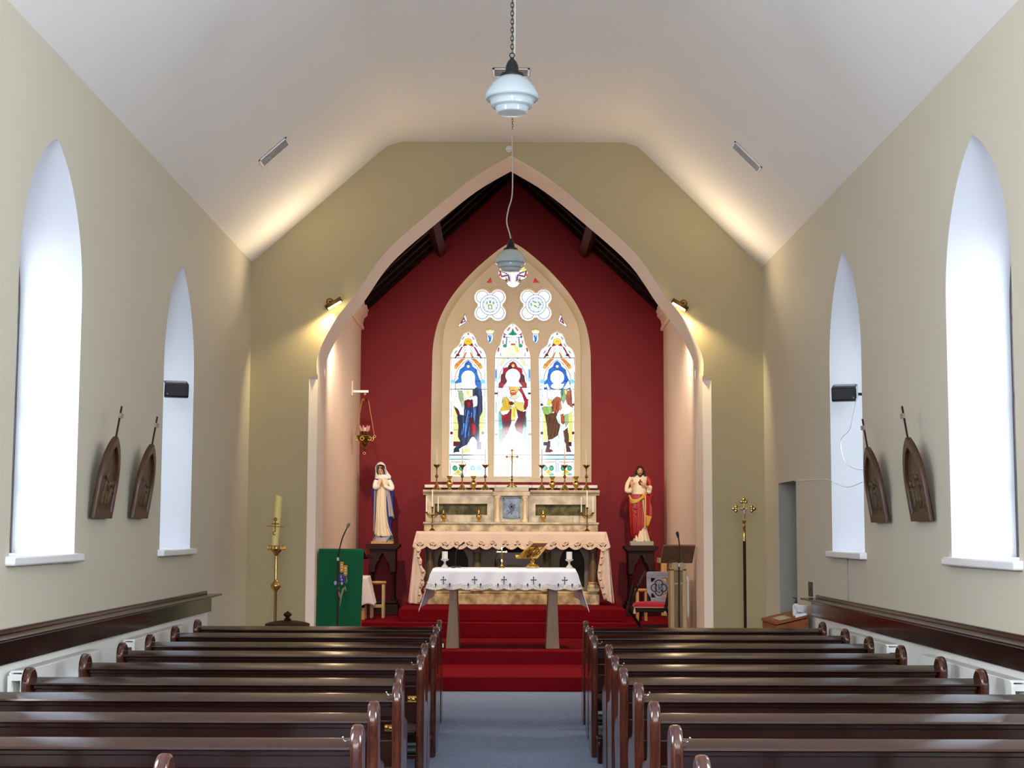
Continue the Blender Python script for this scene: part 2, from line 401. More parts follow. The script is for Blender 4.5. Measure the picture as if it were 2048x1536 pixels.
# ------------------------------------------------------------------ side windows
m_redglass = M_glass('red_glass', (196,60,50))
m_sash = M('dark_window_frame', (34,26,24), 0.4)
def side_window(k, sd, w, X):
    y0, y1, ya, za = w; t = .42; S = .21
    mp = lambda u, v, d: V((X+sd*d, u, v))
    po = lancet(y0, y1, Z_SILL, za-1.05, za); pi = lancet(y0+S, y1-S, Z_SILL+.005, za-1.12, za-.26)
    def soft(d):   # intermediate ring, slightly convex splay
        return [mp(a[0]*(1-d)+b[0]*d, a[1]*(1-d)+b[1]*d, t*d) for a, b in zip(po, pi)]
    rings = [soft(d) for d in (0, .5, 1)]
    r = MB().loft([x+[x[0]] for x in rings], closed=False, caps=False)
    win = struct(r.build('window_%d' % k, m_reveal, smooth=50))
    win['label'] = 'tall pointed window in the %s wall' % ('left' if sd < 0 else 'right')
    cy, cz = (y0+y1)/2, 2.6
    def shrink(pl, e):
        out = []
        for p in pl:
            d = V((p[0]-cy, (p[1]-cz)*.42)); L = d.length; q = d*(1-e/L)
            out.append((cy+q.x, cz+q.y/.42))
        return out
    p2 = shrink(pi, .045); p3 = shrink(pi, .08)
    filled(pi, [p2], mp if False else (lambda u, v, d: mp(u, v, t+d)), .03).build('window_frame', m_sash, win)
    filled(p2, [p3], lambda u, v, d: mp(u, v, t+.005)).build('border_glass', m_redglass, win)
    filled(p3, [], lambda u, v, d: mp(u, v, t+.005)).build('pane', m_wglass, win)
    b = MB()
    for z in np.arange(Z_SILL+.6, za-.7, .55): b.cbox((X+sd*t, cy, z), (.02, y1-y0-2*S-.05, .016))
    b.build('saddle_bar', m_sash, win)
    MB().box((min(X-sd*.06, X+sd*.05), y0-.07, Z_SILL-.06), (max(X-sd*.06, X+sd*.05), y1+.07, Z_SILL)).build('sill', m_white, win, bevel=.012)
    return win
for i, w in enumerate(WIN_L): side_window(i+1, -1, w, XL)
for i, w in enumerate(WIN_R): side_window(i+5, 1, w, XR)

# ------------------------------------------------------------------ lower walls: white dado and mahogany rail
for nm, X, s, yend in (('left', XL, 1, 16.43), ('right', XR, -1, 15.86)):
    dd = struct(MB().box((min(X, X+s*.02), YB, 0), (max(X, X+s*.02), yend-.08, 1.0)).build('baseboard_'+nm, m_dado))
    rl = struct(MB().box((min(X, X+s*.045), YB, .93), (max(X, X+s*.045), yend, 1.095)).build('trim_4' if s > 0 else 'trim_5', m_pew, bevel=.006))
    MB().box((min(X, X+s*.15), YB, 1.095), (max(X, X+s*.15), yend+.03, 1.115)).build('rail_shelf', m_pew, rl, bevel=.006)
    MB().box((min(X, X+s*.022), YB, 1.115), (max(X, X+s*.022), yend-.12, 1.15)).build('rail_lip', m_pew, rl, bevel=.004)
    MB().box((min(X+s*.045, X+s*.075), YB, 1.075), (max(X+s*.045, X+s*.075), yend, 1.095)).build('rail_bead', m_pew, rl, bevel=.006)

# ------------------------------------------------------------------ light
w = bpy.data.worlds.new('sky'); SC.world = w; w.use_nodes = True
bg = w.node_tree.nodes['Background']; bg.inputs[0].default_value = (0.86, 0.93, 1.0, 1); bg.inputs[1].default_value = WORLD
def area(name, loc, direction, sx, sy, power, col, spread=180):
    l = bpy.data.lights.new(name, 'AREA'); l.shape = 'RECTANGLE'; l.size = sx; l.size_y = sy; l.energy = power; l.color = col
    l.spread = math.radians(spread)
    o = bpy.data.objects.new(name, l); COL.objects.link(o); o.location = loc
    o.rotation_euler = V(direction).to_track_quat('-Z', 'Z').to_euler(); return o
DAY = (0.89, 0.945, 1.0)
for L, X, s in ((WIN_L, XL, 1), (WIN_R, XR, -1)):
    for k, wd in enumerate(L):
        cy = (wd[0]+wd[1])/2; hid = .33 if k < 2 else HIDW
        area('daylight_fill', (X-s*.75, cy, 2.95), (s, 0, 0), 1.5, 2.9, DAYW*(.6 if k < 2 else HIDD), DAY)  # lamps at unseen windows are boosted as fill for the nave
        area('sky_glow_fill', (X-s*2.3, cy, 5.0), (s*.78, 0, -.62), 2.6, 2.4, SKYW*hid, DAY)
area('west_fill', (.05, YB-.7, 3.7), (0, 1, .02), 2.6, 3.6, WESTW, DAY)  # added fill from behind the camera for altar cloth and arch wall
area('daylight_east', (EAX, 25.3, 4.1), (0, -1, -.05), 2.4, 3.6, EASTW, DAY)
def spot(name, loc, target, power, col, ang=60, blend=.6, rad=.04):
    l = bpy.data.lights.new(name, 'SPOT'); l.energy = power; l.color = col; l.spot_size = math.radians(ang); l.spot_blend = blend; l.shadow_soft_size = rad
    o = bpy.data.objects.new(name, l); COL.objects.link(o); o.location = loc
    o.rotation_euler = (V(target)-V(loc)).to_track_quat('-Z', 'Z').to_euler(); return o
WARM = (1.0, 0.82, 0.64)
# ================================================================== pews
def arc2(cx, cz, r, a0, a1, n=8): return [(cx+r*math.cos(math.radians(a0+(a1-a0)*i/n)), cz+r*math.sin(math.radians(a0+(a1-a0)*i/n))) for i in range(n+1)]
END_PROF = ([(-.055,0),(-.055,.30),(-.075,.46),(-.06,.62),(-.075,.74),(-.092,.84)] + arc2(0,.86,.092,175,5,10) +
            [(.09,.80),(.085,.74),(.10,.68),(.15,.64),(.25,.635),(.34,.62),(.40,.57),(.42,.50),(.40,.43),(.365,.36),(.36,.2),(.39,.06),(.39,0)])
def make_pew(xa, xw, label, hook):
    """xa: aisle end, xw: wall end"""
    s = 1 if xw > xa else -1
    root = thing('pew', label, 'pew', (0,0,0), 'mahogany pews in rows')
    lo, hi = min(xa, xw), max(xa, xw)
    for x in (xa, xw):
        MB().prism(END_PROF, lambda u, v, d: V((x+d, u, v)), -.026, .026).build('end_panel', m_pewend, root, bevel=.016, smooth=50)
    l2, h2 = lo+.026, hi-.026
    cap = [(-.058,.846),(-.066,.853),(-.062,.862),(.03,.886),(.05,.888),(.058,.878),(.05,.862)]
    MB().prism(cap, lambda u, v, d: V((d, u, v)), l2, h2).build('top_rail', m_pew, root, smooth=40)
    MB().box((l2, -.03, .822), (h2, .02, .85)).build('rail_moulding', m_pew, root, bevel=.006)
    MB().box((l2, -.012, .77), (h2, .014, .85)).build('back_board', m_pew, root, bevel=.004)
    MB().box((l2, .005, .50), (h2, .03, .64)).build('lower_board', m_pew, root, bevel=.004)
    MB().box((l2, .0, .42), (h2, .385, .455)).build('seat', m_pew, root, bevel=.012)
    MB().box((l2, .33, .33), (h2, .355, .42)).build('seat_rail', m_pew, root)
    for k in range(1, 4):
        x = lo+(hi-lo)*k/4
        MB().box((x-.03, .0, .46), (x+.03, .022, .83)).build('back_post', m_pew, root, bevel=.004)
        MB().box((x-.025, .03, .0), (x+.025, .34, .42)).build('support_leg', m_pew, root, bevel=.006)
    if hook:
        x = xa+s*.026
        hk = MB().tube([(x-s*.004,-.02,.885),(x+s*.018,-.026,.885),(x+s*.028,-.03,.889),(x+s*.032,-.03,.898)], [.005,.004,.004,.003], 8)
        hk.ell((x+s*.032,-.03,.9), (.005,.005,.005), 8, 6)
        hk.build('bag_hook', m_chrome, root)
    return root
ORD = ['first','second','third','fourth','fifth','sixth','seventh','eighth','ninth','tenth']
RY = [14.45, 13.40, 12.40, 11.40, 10.37, 9.43, 8.48, 7.55, 6.61, 5.72]
LY = [14.52, 13.50, 12.38, 11.45, 10.38, 9.33, 8.45, 7.52, 6.60]
RX = [(.75,2.95),(.735,2.93),(.71,2.9),(.76,2.9),(.73,2.9),(.715,2.88),(.725,2.9),(.72,2.9),(.72,2.9),(.72,2.9)]
LX = [(-.615,-2.87),(-.60,-2.86),(-.57,-2.82),(-.59,-2.81),(-.56,-2.79),(-.63,-2.84),(-.58,-2.84),(-.63,-2.84),(-.62,-2.84)]
for i, y in enumerate(RY):
    p = make_pew(RX[i][0], RX[i][1], 'dark mahogany pew right of the aisle, %s row back from the altar steps' % ORD[i], i % 2 == 0)
    p.location = (0, y, 0)
for i, y in enumerate(LY):
    p = make_pew(LX[i][0], LX[i][1], 'dark mahogany pew left of the aisle, %s row back from the altar steps' % ORD[i], i in (0,2,4,6,8))
    p.location = (0, y, 0)
    if i in (4, 5):
        MB().ell((LX[i][0]-.045, -.02, .66-.06*(i-4)), (.018,.014,.012)).ell((LX[i][0]-.075, -.02, .665-.06*(i-4)), (.012,.012,.012)).box((LX[i][0]-.085,-.012,.64-.06*(i-4)),(LX[i][0]-.02,-.006,.68-.06*(i-4))).build('brass_catch', m_brass, p)
p = make_pew(-1.24, -2.84, 'short dark mahogany pew at the bottom left, set back from the aisle', False); p.location = (0, 5.72, 0)
# kneelers: padded boards on the floor behind the pews
def make_kneeler(xa, xw, y, label):
    root = thing('kneeler', label, 'kneeler', (0, y, 0), 'padded kneelers between the pews')
    lo, hi = min(xa, xw), max(xa, xw)
    b = lambda *a: MB().box((a[0], y+a[1], a[2]), (a[3], y+a[4], a[5]))
    b(lo, -.09, .17, hi, .09, .2).build('kneeling_board', m_pew, root, bevel=.006)
    b(lo+.02, -.085, .2, hi-.02, .085, .245).build('pad', m_black, root, bevel=.018)
    for x in (lo+.005, hi-.045, (lo+hi)/2-.02):
        b(x, -.08, 0, x+.04, .08, .17).build('foot', m_pew, root, bevel=.01)
    return root
for i in range(9):
    make_kneeler(RX[i][0]-.0, RX[i][1]-.12, RY[i]-.3, 'black padded wooden kneeler behind the %s pew of the right-hand block' % ORD[i])
    make_kneeler(LX[i][0]+.0, LX[i][1]+.12, LY[i]-.3, 'black padded wooden kneeler behind the %s pew of the left-hand block' % ORD[i])

# ================================================================== radiators
def make_radiator(X, s, y0, y1, label, z0=.22, z1=.88, group='white panel radiators under the rails'):
    c = V((X, (y0+y1)/2, z0)); root = thing('radiator', label, 'radiator', c, group)
    def panel(x0, x1, nm):
        mb = MB(); n = int((y1-y0)/.035); prof = []
        # pressed vertical flutes
        def f(u, v):
            yy = y0+(y1-y0)*u; zz = z0+(z1-z0)*v
            rid = .005*max(0, math.sin(2*PI*u*n)) if .08 < v < .92 else 0
            return V((x1+s*(rid+.003), yy, zz))
        mb.grid(f, n*4, 14)
        mb.box((min(x0, x1), y0, z0), (max(x0, x1), y1, z1))
        return mb.build(nm, m_radiator, root, smooth=30)
    panel(X+s*.035, X+s*.05, 'rear_panel'); panel(X+s*.115, X+s*.13, 'front_panel')
    g = MB().box((min(X+s*.035, X+s*.13), y0+.02, z1-.004), (max(X+s*.035, X+s*.13), y1-.02, z1+.012))
    g.build('top_grille', m_radiator, root, bevel=.003)
    for y in (y0, y1):
        e = MB()
        for x in (X+s*.042, X+s*.122): e.box((x-.012, y-.012, z0+.02), (x+.012, y+.012, z1-.02))
        e.box((min(X+s*.04, X+s*.125), y-.008, z1-.16), (max(X+s*.04, X+s*.125), y+.008, z1-.13))
        e.box((min(X+s*.04, X+s*.125), y-.008, z1-.05), (max(X+s*.04, X+s*.125), y+.008, z1-.01))
        e.build('side_bracket', m_radiator, root)
    for y in (y0+.08, y1-.08):
        MB().tube([(X+s*.08, y, z0+.02), (X+s*.08, y, z0-.12), (X+s*.08, y, 0.0)], .009, 8).build('pipe', m_radiator, root)
    return root
make_radiator(XL+.02, 1, 9.75, 11.58, 'white fluted radiator on the left wall, nearer the camera')
make_radiator(XL+.02, 1, 12.62, 14.75, 'white fluted radiator on the left wall, farther one toward the arch')
make_radiator(XR-.02, -1, 9.3, 11.32, 'white fluted radiator on the right wall, nearer the camera')
make_radiator(XR-.02, -1, 12.31, 14.5, 'white fluted radiator on the right wall, farther one toward the arch')

# ================================================================== stations of the cross
m_stwood = M('walnut_frame', (78,50,30), 0.4, wood=((56,34,20), (14,14,2)))
m_relief = M('bronze_relief', (96,74,50), 0.5, var=(14, (70,52,34), 0.25), bump=(26, 0.6, 0.02))
def station(X, s, yc, zb, label, seed):
    """s: direction into the room; leans forward from the wall at the top"""
    rnd = random.Random(seed); W = .53; H = .635
    root = thing('station_plaque', label, 'plaque', (X, yc, zb), 'carved stations of the cross on the walls')
    R = Matrix.Rotation(s*math.radians(9), 4, 'Y'); T0 = Matrix.Translation((X+s*.012, yc, zb))
    T = T0 @ R
    out = lancet(-W/2, W/2, 0, H-.40, H, 12); inn = lancet(-W/2+.05, W/2-.05, .055, H-.40, H-.075, 12)
    fr = filled(out, [inn], lambda u, v, d: T @ V((s*(.024+d), u, v)), .016, .003); fr.build('frame', m_stwood, root)
    filled(out, [], lambda u, v, d: T @ V((s*(.008+d), u, v)), .005).build('back_board', m_stwood, root)
    rl = MB()
    filled_in = filled(inn, [], lambda u, v, d: T @ V((s*(.018), u, v)), 0)
    rl.add(filled_in.v, filled_in.f)
    for k in range(4):      # low relief figures
        u = -.13+.088*k+rnd.uniform(-.015,.015); h = rnd.uniform(.13,.19)
        i0 = len(rl.v)
        rl.ell((s*.02, u, .09+h*.62), (.016, .030, h*.62), 12, 8, Matrix.Rotation(rnd.uniform(-.25,.25), 3, 'X'))
        rl.ell((s*.024, u+rnd.uniform(-.01,.01), .10+h*1.28), (.016, .02, .026), 10, 8)
        rl.tube([(s*.026, u, .09+h*.95), (s*.03, u+rnd.uniform(-.06,.06), .09+h*rnd.uniform(.6,1.1))], [.012,.008], 8)
        rl.xf(T, i0)
    i0 = len(rl.v); a = rnd.uniform(-.7,.7)
    rl.bar((s*.024, -.1*math.cos(a), .3-.1*math.sin(a)), (s*.024, .1*math.cos(a), .3+.1*math.sin(a)), .018, .012, (1,0,0)).xf(T, i0)
    rl.build('relief_panel', m_relief, root)
    ld = MB().bar((s*.028, -W/2+.05, .056), (s*.028, W/2-.05, .056), .010, .03).xf(T); ld.build('ledge', m_stwood, root)
    cr = MB().cbox((s*.024, 0, H+.115), (.012, .016, .25)).xf(T); cx = cr.build('cross', m_dark, root)
    MB().cbox((s*.032, 0, H+.165), (.018, .085, .036)).xf(T).build('crossbar', M('pale_crossbar', (150,128,118), 0.45), cx)
station(XL, 1, 11.9, 1.868, 'carved wooden station plaque between the two left windows, nearer the camera', 1)
station(XL, 1, 13.12, 1.88, 'carved wooden station plaque on the left wall, beside the farther window', 2)
station(XR, -1, 12.9, 1.866, 'carved wooden station plaque on the right wall, beside the farther window', 3)
station(XR, -1, 11.6, 1.866, 'carved wooden station plaque between the two right windows, nearer the camera', 4)

# ================================================================== loudspeakers in the far windows
def speaker(c, s, label):
    c = V(c); root = thing('loudspeaker', label, 'speaker', c)
    R = Matrix.Rotation(s*math.radians(18), 4, 'Z') @ Matrix.Rotation(math.radians(14), 4, 'X'); T = Matrix.Translation(c) @ R
    prof = [(-.115,-.06),(-.115,.05),(-.085,.062),(.07,.062),(.07,-.062),(-.09,-.075)]
    MB().prism([(a, b) for a, b in prof], lambda u, v, d: V((d, u, v)), -.112, .112).xf(T).build('cabinet', m_black, root, bevel=.008)
    MB().box((-.1,-.121,-.05), (.1,-.114,.045)).xf(T).build('grille', M('speaker_grille', (34,36,42), 0.6, bump=(500, 0.5, 0.002)), root, bevel=.004)
    MB().box((-s*.085-.008,-.1225,-.04), (-s*.085+.008,-.120,-.026)).xf(T).build('badge', m_silver, root)
    MB().box((-.09,-.05,.062), (.09,.06,.066)).xf(T).build('top_plate', M('grey_top', (120,128,136), 0.3), root)
    b = MB().tube([T @ V((0,.07,0)), c+V((s*-.05,.2,0)), c+V((-s*.21,.2,0))], .014, 8); b.build('wall_bracket', m_blackmetal, root)
    return root
speaker((-3.10, 14.38, 3.10), 1, 'black wall loudspeaker hung across the farther left window')
speaker((3.11, 14.05, 3.06), -1, 'black wall loudspeaker hung across the farther right window')
cable = smooth_line([tuple(ATX(1713,797,3.13)), tuple(ATX(1705,835,3.145)), tuple(ATX(1699,860,3.145)), tuple(ATX(1682,880,3.145)), tuple(ATX(1685,912,3.145)), tuple(ATX(1693,928,3.15)), tuple(ATX(1712,938,3.155)), tuple(ATX(1726,940,3.16))], 8)
tag(MB().tube(cable, .004, 6).build('speaker_cable', m_white, None, cable[0]), 'white cable hanging in loops below the right loudspeaker', 'cable')
cab2 = smooth_line([tuple(ATX(1589,962,3.164)), tuple(ATX(1652,959,3.164)), tuple(ATX(1672,968,3.155)), tuple(ATX(1698,974,3.155)), tuple(ATX(1725,964,3.163))], 8)
tag(MB().tube(cab2, .004, 6).build('wall_cable', m_white, None, cab2[0]), 'white cable running along the right wall from the doorway across the window', 'cable')
tag(MB().box((3.16, 14.305, 1.13), (3.168, 14.315, 1.56)).build('conduit', m_plastergrey, None, (3.16,14.31,1.13)), 'thin white conduit under the farther right window', 'conduit')

# dark switch plate
r = thing('switch_plate', 'dark grey switch plate on the right wall above the rail end', 'switch', (XR, 16.08, 1.12))
MB().box((XR-.012, 15.98, 1.12), (XR, 16.17, 1.27)).build('plate', M('dark_plate', (50,52,48), 0.4), r, bevel=.004)
MB().box((XR-.017, 16.05, 1.17), (XR-.012, 16.10, 1.22)).build('rocker', m_black, r, bevel=.002)

# ================================================================== ceiling fittings
def grille_fit(c, ux, uy, lx, ly, label):
    c = V(c); ux = V(ux).normalized(); uy = V(uy).normalized(); nz = ux.cross(uy).normalized()
    if nz.z > 0: nz = -nz
    root = thing('ceiling_vent', label, 'vent', c, 'white slotted ceiling vents')
    P = lambda a, b, d: c + ux*a + uy*b + nz*d
    mb = MB()
    def bx(m, a0, a1, b0, b1, d0, d1):
        m.add([P(a0,b0,d0),P(a1,b0,d0),P(a1,b1,d0),P(a0,b1,d0),P(a0,b0,d1),P(a1,b0,d1),P(a1,b1,d1),P(a0,b1,d1)], [(0,3,2,1),(4,5,6,7),(0,1,5,4),(1,2,6,5),(2,3,7,6),(3,0,4,7)]); return m
    h, k = lx/2, ly/2
    for q in ((-h,h,-k,-k+.02),(-h,h,k-.02,k),(-h,-h+.02,-k,k),(h-.02,h,-k,k)): bx(mb, *q, 0, .012)
    mb.build('rim', m_white, root)
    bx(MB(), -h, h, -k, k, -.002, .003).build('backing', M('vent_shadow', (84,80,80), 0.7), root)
    for i in range(5):
        b = -k+.03+(ly-.06)*i/4
        bx(MB(), -h+.02, h-.02, b-.009, b+.009, .003, .01).build('slat', M('vent_slat', (176,170,170), .6) if i == 0 else bpy.data.materials['vent_slat'], root)
    return root
sl = V((1.53, 0, 1.38)); sr = V((-1.42, 0, 1.41))
grille_fit(AT(549,303,15.83) if False else V((-2.44,15.83,5.73)), sl, (0,1,0), .38, .28, 'white slotted vent on the left slope of the ceiling')
grille_fit(V((2.52,15.85,5.706)), sr, (0,1,0), .40, .24, 'white slotted vent on the right slope of the ceiling')
grille_fit(V((.04,15.92,6.628)), (1,0,0), (0,1,0), .39, .29, 'white slotted vent on the flat ceiling behind the near pendant lamp')

# ================================================================== pendant lamps
SH = [(.050,0),(.06,-.012),(.085,-.02),(.115,-.045),(.145,-.08),(.165,-.115),(.176,-.14),(.176,-.158),(.170,-.165),(.150,-.17),(.142,-.178),(.140,-.195),(.136,-.21),(.128,-.216),(.112,-.22),(.106,-.228),(.104,-.24),(.10,-.252),(.094,-.257),(.05,-.262),(.002,-.263)]
def pendant(c, ztop, label, chain_z, wob):
    """c: top of the glass shade"""
    c = V(c); root = thing('pendant_lamp', label, 'lamp', c, 'opal pendant lamps on chains')
    MB().lathe(SH, c, 40).build('glass_shade', m_opal, root, smooth=30)
    MB().lathe([(.078,-.018),(.08,-.008),(.074,.004),(.05,.012),(.044,.03),(.04,.06),(.03,.085),(.018,.1),(.012,.112),(.002,.114)], c, 24).build('gallery', m_blackmetal, root, smooth=40)
    MB().torus(c+V((0,0,.13)), .016, .004, 'Y', 14, 6).build('ring', m_blackmetal, root)
    ch = MB(); z = c.z+.146; k = 0
    while z < chain_z:
        i0 = len(ch.v); ch.torus((0,0,0), .013, .0035, 'Y' if k % 2 else 'X', 10, 5)
        ch.xf(Matrix.Translation((c.x, c.y, z+.014)) @ Matrix.Diagonal((.75,.75,1.35,1)), i0); z += .028; k += 1
    if k: ch.build('chain', m_blackmetal, root)
    cz = [(c.x, c.y, c.z+.10)] + [(c.x+wob*w, c.y, c.z+h) for w, h in ((-.2,.16),(-.9,.3),(-.55,.44),(.25,.6),(.35,.9),(.2,1.2))] + [(c.x, c.y, ztop)]
    if wob > .02: MB().tube(smooth_line(cz, 8), .007, 8).build('flex', M('pale_flex', (196,190,182), 0.5), root)
    else: MB().tube([(c.x+.016, c.y+.012, c.z+.1), (c.x+.018, c.y+.012, c.z+.6), (c.x, c.y+.012, ztop)], .004, 6).build('flex', M('pale_flex2', (190,186,180), 0.5), root)
    if wob > .02:
        c2 = MB(); z = c.z+1.35; k = 0
        while z < ztop-.03:
            i0 = len(c2.v); c2.torus((0,0,0), .013, .0035, 'Y' if k % 2 else 'X', 10, 5)
            c2.xf(Matrix.Translation((c.x+.012, c.y, z+.014)) @ Matrix.Diagonal((.75,.75,1.35,1)), i0); z += .028; k += 1
        c2.build('chain', m_blackmetal, root)
    MB().lathe([(.05,0),(.05,-.02),(.02,-.04),(.002,-.04)], (c.x, c.y, ztop), 20).build('ceiling_rose', m_white, root)
    return root
pendant((.031, 9.8, 4.735), 6.63, 'white stepped opal pendant lamp on a chain, near one high in the picture', 6.6, 0)
pendant((.045, 16.8, 4.895), 6.63, 'white stepped opal pendant lamp farther away, in front of the stained glass', 0, .05)
tag(MB().lathe([(.04,0),(.04,-.02),(.03,-.03),(.002,-.03)], (0,0,0), 16).xf(Matrix.Translation(AT(1018,298,YW)) @ Matrix.Rotation(PI/2, 4, 'X').inverted() @ Matrix.Rotation(PI, 4, 'X')).build('detector', m_white, None, AT(1018,298,YW)), 'small white detector above the point of the arch', 'detector')

# ================================================================== wall spot lamps on the arch
def arch_spot(x, z, s, label):
    c = V((x, YW, z)); root = thing('spot_lamp', label, 'lamp', c, 'twin spot lamps on the chancel arch')
    MB().lathe([(.045,0),(.045,-.03),(.03,-.045),(.002,-.045)], (x-s*.06, YW, z+.04), 20, 'Y').build('wall_plate', m_brassdull, root)
    d = V((s*.83, 0, .5)).normalized()      # tube axis in the wall plane
    a, b = c+V((0,-.11,0))-d*.11, c+V((0,-.11,0))+d*.11
    MB().tube([(x-s*.06, YW-.04, z+.04), (x-s*.03, YW-.1, z+.03), c+V((0,-.1,0))], .012, 8).build('arm', m_brassdull, root)
    pr = V((-d.z, 0, d.x)) if s > 0 else V((d.z, 0, -d.x))
    sh = MB()
    up = V((0,0,1)); side = d.cross(V((0,1,0))).normalized()
    if side.z < 0: side = -side
    ring = lambda p: [p + (side*math.sin(t)+V((0,1,0))*math.cos(t))*.042 for t in [math.radians(-20+220*k/12) for k in range(13)]]
    sh.loft([ring(a), ring(b)], closed=False, caps=False)
    sh.build('shade', m_brassdull, root, mods=[('SOLIDIFY', dict(thickness=.004))])
    MB().tube([a+d*.02-side*.012, b-d*.02-side*.012], .018, 10).build('tube_bulb', M('lit_bulb%d' % s, (255,240,210), emit=((255,226,160), 14.0)), root)
    p = c+V((0,-.11,0))-side*.04
    spot('lamp_beam', p, c+V((-s*.42, .05, -.75)), 40, (1.0,.80,.42), 70, .9, .05)
    spot('lamp_altar', c+V((0,-.2,-.02)), (s*.15, 18.5, .3), LAMPA, (1.0,.90,.76), 70, 1, .06)
    spot('lamp_up', c+V((s*.02,-.42,.05)), c+V((-s*.35, -2.4, 1.9)), 30, (1.0,.80,.52), 165, 1, .06)
arch_spot(-2.12, 4.56, 1, 'brass spot lamp lit on the left side of the chancel arch')
arch_spot(2.13, 4.56, -1, 'brass spot lamp lit on the right side of the chancel arch')

# ================================================================== font, paschal candle, processional cross
c = AT(575, 1245, 16.5); fx = c.x
r = thing('baptismal_font', 'round font with a dark domed wooden lid behind the left pews', 'font', (fx, 16.5, 0))
MB().lathe([(.26,0),(.26,.1),(.2,.14),(.11,.2),(.10,.42),(.14,.5),(.21,.6),(.215,.765),(.19,.77)], (fx,16.5,0), 8).build('bowl', M('font_stone', (214,212,206), 0.6), r, smooth=20)
lid = MB().lathe([(.205,.77),(.232,.772),(.238,.786),(.232,.80),(.19,.815),(.1,.83),(.04,.835),(.03,.842),(.002,.842)], (fx,16.5,0), 40).build('lid', m_dark, r, smooth=40)
MB().lathe([(.03,.838),(.042,.846),(.03,.855),(.02,.865),(.024,.872),(.042,.885),(.044,.9),(.03,.914),(.014,.92),(.01,.93),(.002,.932)], (fx,16.5,0), 24).build('finial', m_dark, lid, smooth=60)
cx_ = -2.56; cy_ = 17.3
r = thing('candle_stand', 'tall brass paschal candle stand beside the font', 'candle stand', (cx_, cy_, 0))
MB().lathe([(.17,0),(.17,.02),(.12,.05),(.06,.07),(.035,.12),(.02,.16),(.018,.5)], (cx_,cy_,0), 24).build('base', m_brass, r, smooth=50)
MB().lathe([(.017,.15),(.017,1.10),(.02,1.11),(.03,1.125),(.05,1.15),(.058,1.17),(.05,1.19),(.03,1.215),(.02,1.23),(.017,1.25),(.016,1.52)], (cx_,cy_,0), 24).build('stem', m_brass, r, smooth=50)
MB().lathe([(.016,1.5),(.03,1.53),(.055,1.555),(.06,1.565),(.1,1.57),(.104,1.578),(.1,1.586),(.05,1.586),(.05,1.598),(.002,1.598)], (cx_,cy_,0), 28).build('drip_pan', m_brass, r, smooth=40)
g = MB()
for k in range(14):
    a = 2*PI*k/14; g.box((cx_+.098*math.cos(a)-.006, cy_+.098*math.sin(a)-.006, 1.58), (cx_+.098*math.cos(a)+.006, cy_+.098*math.sin(a)+.006, 1.612))
g.torus((cx_,cy_,1.614), .098, .005, 'Z', 28, 6).build('gallery', m_brass, r)
r = thing('paschal_candle', 'tall leaning yellow candle with a red cross and drips on brass stand', 'candle', (cx_-.02, cy_, 1.6))
ax0, ax1 = V((cx_-.024, cy_, 1.6)), V((cx_+.018, cy_, 2.165))
rings = []
for i in range(13):
    t = i/12; p = ax0.lerp(ax1, t)
    rings.append([p+V((.045*math.cos(a), .045*math.sin(a), (.018*math.cos(a+2.6) if i == 12 else 0))) for a in [2*PI*k/24 for k in range(24)]])
MB().loft(rings).build('candle_body', m_yellowwax, r, bevel=.006)
q = ax0.lerp(ax1, .36)+V((0,-.046,0))
MB().cbox(q+V((0,0,.04)), (.012,.006,.15)).cbox(q+V((0,0,.055)), (.085,.006,.012)).torus(q+V((0,0,.105)), .016, .005, 'Y', 14, 6).torus(q+V((-.006,0,-.05)), .018, .005, 'Y', 14, 6, PI*1.3, 1.2).build('red_cross', M('red_wax', (150,44,34), 0.5), r)
MB().tube([q+V((-.095,-.008,.03)), q+V((.1,-.008,.02))], .004, 6).build('nail', m_brassdull, r)

px_, py_ = 2.765, 17.9
r = thing('processional_cross', 'brass processional cross on a dark pole standing by the right side of the arch', 'cross', (px_, py_, 0))
MB().tube([(px_,py_,.02),(px_,py_,1.70)], .017, 14).build('pole', m_dark, r)
MB().lathe([(.16,0),(.16,.02),(.06,.05),(.03,.08),(.02,.2)], (px_,py_,0), 24).build('foot', m_brass, r, smooth=50)
MB().lathe([(.02,1.68),(.022,1.69),(.017,1.70),(.017,1.84),(.022,1.85),(.012,1.87),(.012,1.9)], (px_,py_,0), 18).build('socket', m_gold, r, smooth=40)
cr = MB().cbox((px_,py_,2.01), (.022,.016,.26))
i0 = len(cr.v); cr.cbox((px_,py_,2.055), (.17,.016,.022))
def trefoil(mb, c, d):
    c = V(c); d = V(d); e = V((d.z,0,-d.x))
    for q in (d*.03, e*.024, -e*.024): mb.ell(c+q, (.022,.01,.022), 12, 8)
    mb.ell(c, (.02,.012,.02), 12, 8)
trefoil(cr, (px_,py_,2.135), (0,0,1)); trefoil(cr, (px_-.09,py_,2.055), (-1,0,0)); trefoil(cr, (px_+.09,py_,2.055), (1,0,0))
cr.lathe([(.012,1.88),(.024,1.9),(.026,1.915),(.012,1.93)], (px_,py_,0), 16)
cr.build('cross_head', m_gold, r, smooth=40)
cp = MB()
cp.tube([(px_,py_-.016,2.04),(px_+.004,py_-.02,1.99),(px_,py_-.016,1.94)], [.018,.014,.008], 10).ell((px_,py_-.02,2.066), (.012,.012,.016), 10, 8)
for s in (-1, 1): cp.tube([(px_+s*.012,py_-.018,2.035),(px_+s*.04,py_-.018,2.05),(px_+s*.07,py_-.016,2.06)], [.007,.006,.004], 8)
cp.build('corpus', m_silver, r)

